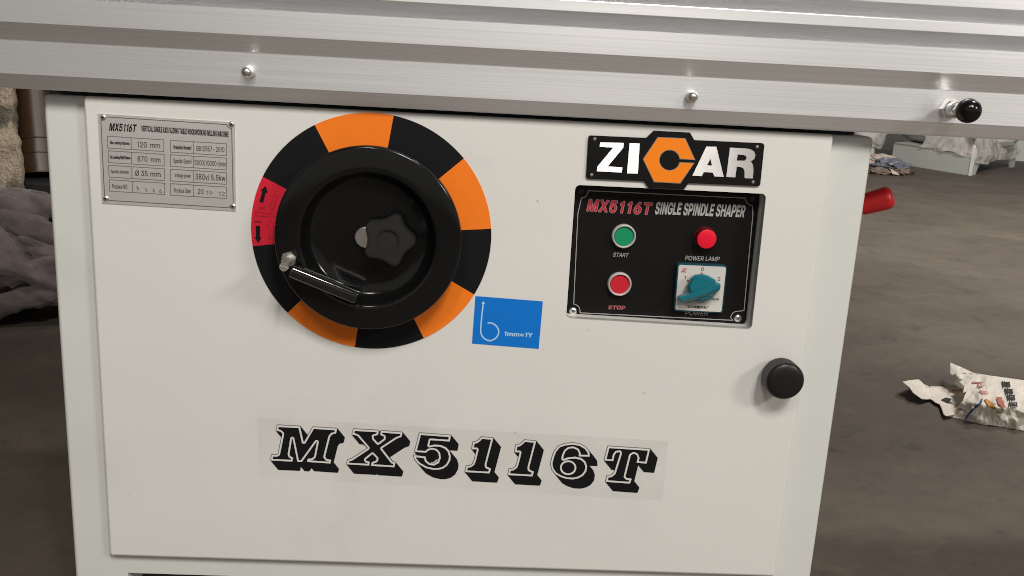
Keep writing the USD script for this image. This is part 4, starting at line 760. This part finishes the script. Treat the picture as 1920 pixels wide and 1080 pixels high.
hx, hy = cc[0], 1.74
parts = [mf.Manifold.sphere(1.0, 40).scale([.50, .24, .20]).translate([hx - .16, hy + .05, .20])]
crng = np.random.default_rng(12)
for k in range(26):
    a = crng.uniform(-.45, .40)
    z0 = crng.uniform(.06, .385)
    L, sl, cv = crng.uniform(.10, .26), crng.uniform(-.7, .35), crng.uniform(-.08, .08)
    t = np.linspace(-1, 1, 6)
    xs, zz = hx + a + L * t, np.clip(z0 + sl * L * t + cv * t * t, .03, .40)
    dome = np.sqrt(np.clip(1 - ((xs - hx + .16) / .56) ** 2, .02, 1) * np.clip(1 - ((zz - .16) / .27) ** 2, .05, 1))
    ys = hy + .05 - .235 * dome
    parts += roll(np.stack([xs, ys, zz], 1), crng.uniform(.022, .045) * (1 - .45 * t * t))
heap = mf.Manifold.batch_boolean(parts, mf.OpType.Add).refine_to_length(.016)
hm_ = tm(heap)
hm_ = trimesh.Trimesh(hm_.vertices, hm_.faces, process=True)
hm_ = trimesh.smoothing.filter_taubin(hm_, iterations=8)
v = hm_.vertices.copy()
v += hm_.vertex_normals * ((meshkit.fbm(v * 16, 4, 8) - .5) * .050)[:, None]
v[:, 2] = np.maximum(v[:, 2], .003)
tag(obj('cloth_heap', trimesh.Trimesh(v, hm_.faces, process=False), M['cloth'], smooth=True), 'crumpled grey mauve cloth heaped on the floor below the pillar', 'cloth')

# ================================================================ right background: cast bases under plastic film
f0, f1, f2 = on_floor(1671, 305), on_floor(1819, 329.5), on_floor(1902, 313)


def base_block(name, label, a, b, c, h, group):
    """a grey machine base: near corner b, left end a, right end c (floor points), height h, its right side cut out between two feet"""
    t = thing(name, label, 'machine base', group)
    ez = np.array([0, 0, 1.0])
    d = a + (c - b)

    def pan(p, q, z0, z1, th):
        n = np.cross(q - p, ez)
        n /= np.linalg.norm(n)
        P = [p + ez * z0, q + ez * z0, q + ez * z1, p + ez * z1]
        return tm(mf.Manifold.hull_points(np.array(P + [x - n * th for x in P])))
    obj('left_face', pan(a, b, 0, h, .02), M['grey_cast'], t)
    L = c - b
    foot = [b, b + L * .10, b + L * .18]
    pts = [(0, 0), (.10, 0), (.17, h * .62), (.83, h * .62), (.90, 0), (1, 0), (1, h), (0, h)]
    pgn = Polygon([(x * np.linalg.norm(L), y) for x, y in pts])
    m = trimesh.creation.extrude_polygon(pgn, .02, engine='earcut')
    ex = L / np.linalg.norm(L)
    nn = np.cross(ex, ez)
    v = m.vertices
    m = trimesh.Trimesh(b + np.outer(v[:, 0], ex) + np.outer(v[:, 1], ez) - np.outer(v[:, 2], nn), m.faces)
    if m.volume < 0:
        m.invert()
    obj('right_face', m, M['grey_cast'], t)
    top = tm(mf.Manifold.hull_points(np.array([p + ez * z for p in (a, b, c, d) for z in (h - .02, h + .001)])))
    obj('top_plate', top, M['grey_cast'], t)
    obj('back_face', pan(d, a, 0, h, .02), M['grey_cast'], t)
    return d


BH = .232
f3 = base_block('grey_machine_base', 'grey cast machine base half covered in white plastic film beside dark floor', f0, f1, f2, BH, None)
# lumpy body under film on top of the base
mid = (f0 + f1 + f2 + f3) / 4


def lump(centre, size, seed, amp=.25, sub=4):
    ic = trimesh.creation.icosphere(sub, 1.0)
    n = ic.vertices
    b = np.sign(n) * np.abs(n) ** .55
    v = b * (1 + amp * (meshkit.fbm(n * 2.3, 3, seed) - .5))[:, None] * np.array(size) + np.array(centre)
    return trimesh.Trimesh(v, ic.faces, process=False)


uL, uR = (f0 - f1), (f2 - f1)
# film draped over the right side and the front edge
nU, nV = 40, 16
vv = []
exL, exR = uL / np.linalg.norm(uL), uR / np.linalg.norm(uR)
outR = np.cross(exR, [0, 0, 1.0])
outL = np.cross([0, 0, 1.0], exL)
outR = outR if np.dot(outR, CAM - f1) > 0 else -outR
outL = outL if np.dot(outL, CAM - f1) > 0 else -outL
rows = []
for i in range(nU + 1):
    u = i / nU
    row = []
    for j in range(nV + 1):
        w = j / nV
        if u < .45:      # along the left face, from its middle to the near corner
            s = u / .45
            b = f1 + uL * (1 - s) * .62
            low = BH * (.97 - .14 * math.sin(s * 5.2) ** 2 * (0.3 + s))
            o = outL
        else:
            s = (u - .45) / .55
            b = f1 + uR * (s * 1.0)
            low = BH * (.60 - .26 * math.sin(s * math.pi) * (.6 + .4 * math.sin(s * 9)))
            o = outR
        z = low + (BH * 2.6 - low) * w
        inward = -.10 * max(0, z / BH - 1.0)
        nz = (meshkit.fbm(np.array([[u * 20, w * 7, 1.7]]), 3, 5)[0] - .5)
        row.append(b + o * (.020 + inward + .085 * nz) + np.array([0, 0, z]))
    rows.append(row)
V = np.array(rows).reshape(-1, 3)
F = []
for i in range(nU):
    for j in range(nV):
        a_ = i * (nV + 1) + j
        F += [[a_, a_ + nV + 1, a_ + nV + 2], [a_, a_ + nV + 2, a_ + 1]]
Fa = np.array(F)
V2 = np.vstack([V, V + np.array([-.3, .8, 0]) / 1.0 * .006])
F2 = np.vstack([Fa, Fa[:, ::-1] + len(V)])
tag(obj('plastic_film', trimesh.Trimesh(V2, F2, process=False), M['wrap'], smooth=True), 'wrinkled white plastic film hanging over the grey machine base', 'plastic film')
wm = lump(mid + np.array([0, 0, BH + .28]), (.58, .55, .30), 11, .15)
tag(obj('wrapped_casting', wm, M['grey_cast'], smooth=True), 'grey casting under plastic film on top of the machine base', 'casting')
# second base further right, third at the left
g0, g1, g2 = on_floor(1899, 301), on_floor(2010, 309), on_floor(2100, 300)
base_block('grey_machine_base', 'second grey machine base cut off by the right edge of the photograph', g0, g1, g2, .42, None)
h0, h1, h2 = on_floor(1600, 296), on_floor(1664, 305), on_floor(1676, 292)
t3 = thing('grey_casting', 'tall grey casting with clear film between white cabinet and grey base', 'casting')
hm = (h0 + h1 + h2) / 3
obj('casting_body', tm(rbox(h0[0], h1[0], hm[1] - .2, hm[1] + .9, 0, 1.1, .05, 12)), M['grey_cast'], t3, smooth=40)
obj('film_cover', lump([h1[0] - .12, hm[1] - .12, .55], (.22, .22, .42), 17, .3), M['wrap'], t3, smooth=True)

# litter between cabinet and base
spots = [(1650, 309, 'scrap_pale', 'crumpled pale paper lying behind the white cabinet edge', .19), (1668, 318, 'scrap_blue', 'crumpled blue grey foil at the foot of the grey base', .19),
         (1649, 325, 'scrap_brown', 'crumpled brown paper nearest the white cabinet edge', .10), (1690, 325, 'scrap_brown', 'flat brown paper scrap with pale streaks at the litter tip', .085), (1684, 317, 'scrap_pale', 'small pale scrap between blue foil and grey base', .11)]
for k, (px, py, mt, lab, s) in enumerate(spots):
    c = on_floor(px, py + 2)
    ic = trimesh.creation.icosphere(3, 1.0)
    n = ic.vertices
    r = 1 + .9 * (meshkit.fbm(n * 3.1, 3, 40 + k) - .5)
    v = n * r[:, None] * np.array([s, s * .8, s * .42]) + c + np.array([0, 0, s * .28])
    v[:, 2] = np.maximum(v[:, 2], .003)
    tag(obj('crumpled_scrap', trimesh.Trimesh(v, ic.faces, process=False), M[mt]), lab, 'scrap')

for k in range(14):
    px, py = 1646 + rng.uniform(0, 56), 322 + rng.uniform(-4, 6)
    c = on_floor(px, py)
    a, L, W = rng.uniform(0, math.pi), rng.uniform(.05, .13), rng.uniform(.015, .04)
    uu = np.linspace(-1, 1, 5)
    top = np.array([[u * L * math.cos(a) - w * W * math.sin(a), u * L * math.sin(a) + w * W * math.cos(a), .012 + .05 * rng.uniform(.2, 1) * (1 - u * u) + .01 * (w > 0)] for u in uu for w in (-1, 1)]) + c
    ff = [[2 * q, 2 * q + 2, 2 * q + 3] for q in range(4)] + [[2 * q, 2 * q + 3, 2 * q + 1] for q in range(4)]
    pts = np.vstack([top, top - [0, 0, .004]])
    tag(obj('paper_flake', trimesh.Trimesh(pts, np.array(ff + [[x + 10 for x in f[::-1]] for f in ff]), process=False), M[('scrap_pale', 'scrap_brown', 'scrap_blue')[k % 3]]),
        'small curled paper flake in the litter at the foot of the grey machine base', 'paper flake', 'paper flakes in the litter')

# ================================================================ printed sack on the floor
zk = zoomed(1660, 660, 6.75)
sack = thing('printed_sack', 'torn pale woven sack with red, blue and black print on the floor', 'sack')


def sheet(outline, height, name, material, parent, th=.002, smooth=True, size=None):
    """a sheet over a measured outline; height(x, y) in metres above the floor at outline coordinates"""
    pg = Polygon(outline).buffer(0)
    m = trimesh.creation.extrude_polygon(pg, 1.0, engine='earcut')
    tri = m.faces[np.all(np.isclose(m.vertices[m.faces][:, :, 2], 1.0), axis=1)]
    m2 = trimesh.Trimesh(m.vertices, tri)
    m2.remove_unreferenced_vertices()
    if size:
        m2 = m2.subdivide_to_size(size)
        m2.merge_vertices()
    P = []
    for x, y, _ in m2.vertices:
        (px, py), = zk([(x, y)])
        P.append(on_floor(px, py, height(x, y)))
    P = np.array(P)
    f = m2.faces
    nrm = np.cross(P[f[:, 1]] - P[f[:, 0]], P[f[:, 2]] - P[f[:, 0]])
    if nrm[:, 2].sum() < 0:
        f = f[:, ::-1]
    if th:
        n0 = len(P)
        e = np.sort(np.vstack([f[:, [0, 1]], f[:, [1, 2]], f[:, [2, 0]]]), axis=1)
        _, inv, cnt = np.unique(e, axis=0, return_inverse=True, return_counts=True)
        ee = np.vstack([f[:, [0, 1]], f[:, [1, 2]], f[:, [2, 0]]])[cnt[inv.ravel()] == 1]
        side = np.vstack([np.stack([ee[:, 0], ee[:, 0] + n0, ee[:, 1]], 1), np.stack([ee[:, 1], ee[:, 0] + n0, ee[:, 1] + n0], 1)])
        P = np.vstack([P, P - np.array([0, 0, th])])
        f = np.vstack([f, f[:, ::-1] + n0, side])
    return obj(name, trimesh.Trimesh(P, f, process=False), material, parent, smooth=smooth)


def lerp(x, xs, ys):
    return float(np.interp(x, xs, ys))


def wr(x, y, s, k):
    return float(meshkit.fbm(np.array([[x / s, y / s, 0.3]]), 3, k)[0]) - .5


def h_low(x, y):
    # lower sheet: its left flap curls up
    return .010 + .030 * max(0, (560 - x) / 340) + .012 * abs(wr(x, y, 160, 3)) + (.018 if y > 700 else 0) * 0


TOPX, TOPY = [820, 960, 1110, 1500, 1755, 2300], [135, 190, 262, 320, 355, 430]
BOTX, BOTY = [770, 1000, 1200, 1600, 1755, 2300], [805, 855, 905, 960, 995, 1100]


def h_top(x, y):
    t = lerp(x, TOPX, TOPY)
    b = lerp(x, BOTX, BOTY)
    s = min(max((y - t) / max(b - t, 1), 0), 1)
    prof = lerp(s, [0, .1, .35, .62, .70, .85, 1.0], [.066, .070, .066, .056, .046, .024, .003])
    return prof * lerp(x, [770, 900, 1200, 2300], [.75, .95, 1, .8]) + .020 * wr(x, y, 110, 5) * min(1, (1.02 - s) * 5)


sheet([(218, 375), (300, 358), (420, 345), (455, 372), (490, 408), (540, 430), (760, 440), (985, 455), (1120, 480), (1120, 700), (870, 790), (772, 806), (740, 790), (715, 720), (690, 660), (640, 640), (575, 590), (520, 596), (460, 590), (350, 510), (300, 440)], h_low, 'lower_sheet', M['sack'], sack, size=40)
top_outline = [(820, 135), (960, 190), (1110, 262), (1300, 295), (1500, 320), (1755, 355), (2100, 402), (2100, 1060), (1755, 995), (1600, 960), (1400, 930), (1200, 905), (1000, 855), (880, 832), (775, 806), (868, 742), (985, 610), (1008, 540), (1030, 490), (980, 520), (1000, 432), (935, 375), (985, 345), (930, 332), (880, 270), (855, 290), (818, 266)]
sheet(top_outline, h_top, 'upper_sheet', M['sack'], sack, size=36)
# the far side folds down to the floor
bk = [on_floor(*zk([(x, y)])[0], h_top(x, y)) for x, y in zip(np.linspace(1020, 2100, 40), np.interp(np.linspace(1020, 2100, 40), TOPX, TOPY) + 2)]
bk = np.array(bk)
dn = bk.copy()
dn[:, 2] = .003
dn[:, 1] += .05
P = np.vstack([bk, dn])
F = [[i, i + 1, i + 40] for i in range(39)] + [[i + 1, i + 41, i + 40] for i in range(39)]
obj('far_side', trimesh.Trimesh(P, np.array(F + [x[::-1] for x in F])), M['sack'], sack)


def decal(outlines, material, name='print', hf=h_top, lift=.0035):
    for o in outlines:
        sheet(o, lambda x, y: hf(x, y) + lift, name, material, sack, th=0, size=30)


def strip(pts, w):
    return list(LineString(pts).buffer(w / 2, cap_style=2).exterior.coords)[:-1]


decal([strip([(1218, 592), (1210, 640), (1120, 720), (1060, 780), (1010, 856)], 24)], M['sack_blue'], 'blue_stripe')
decal([strip([(1095, 380), (1230, 388)], 14), strip([(1170, 395), (1190, 440), (1240, 425)], 12), strip([(1150, 440), (1200, 445)], 10), strip([(1185, 500), (1290, 505)], 12), strip([(1200, 480), (1240, 525), (1310, 520)], 9)], M['sack_red'], 'red_character')
decal([[(1402, 570), (1470, 568), (1522, 700), (1498, 708), (1430, 660)]], M['sack_red'], 'red_block')
decal([[(1250, 590), (1300, 598), (1370, 660), (1400, 720), (1350, 725), (1290, 660)]], M['sack_orange'], 'orange_picture')
decal([[(1440, 690), (1470, 692), (1500, 745), (1480, 760)], [(1395, 745), (1470, 760), (1480, 785), (1400, 770)], [(1370, 650), (1395, 652), (1392, 672), (1372, 668)]], M['sack_green'], 'green_picture')
blk = []
for cx_, cy_ in ((1535, 410), (1568, 498), (1595, 575), (1625, 668)):
    for dx, dy, w, l in ((-46, 0, 17, 78), (-18, -4, 15, 74), (10, 2, 15, 72), (36, -4, 16, 66)):
        th = math.radians(78)
        blk.append(strip([(cx_ + dx - l / 2 * math.cos(th), cy_ + dy * 1.0 - l / 2 * math.sin(th) + dx * .1), (cx_ + dx + l / 2 * math.cos(th), cy_ + dy + l / 2 * math.sin(th) + dx * .1)], w))
    blk.append(strip([(cx_ - 52, cy_ - 22), (cx_ + 46, cy_ - 26)], 13))
    blk.append(strip([(cx_ - 48, cy_ + 14), (cx_ + 48, cy_ + 8)], 13))
decal(blk, M['sack_black'], 'black_character')
decal([[(705, 600), (770, 575), (835, 590), (830, 610), (780, 608), (850, 640), (910, 655), (850, 650), (780, 630)]], M['sack_black'], 'black_print', h_low)
decal([strip([(840, 478), (975, 480)], 16)], M['sack_red'], 'red_print', h_low)
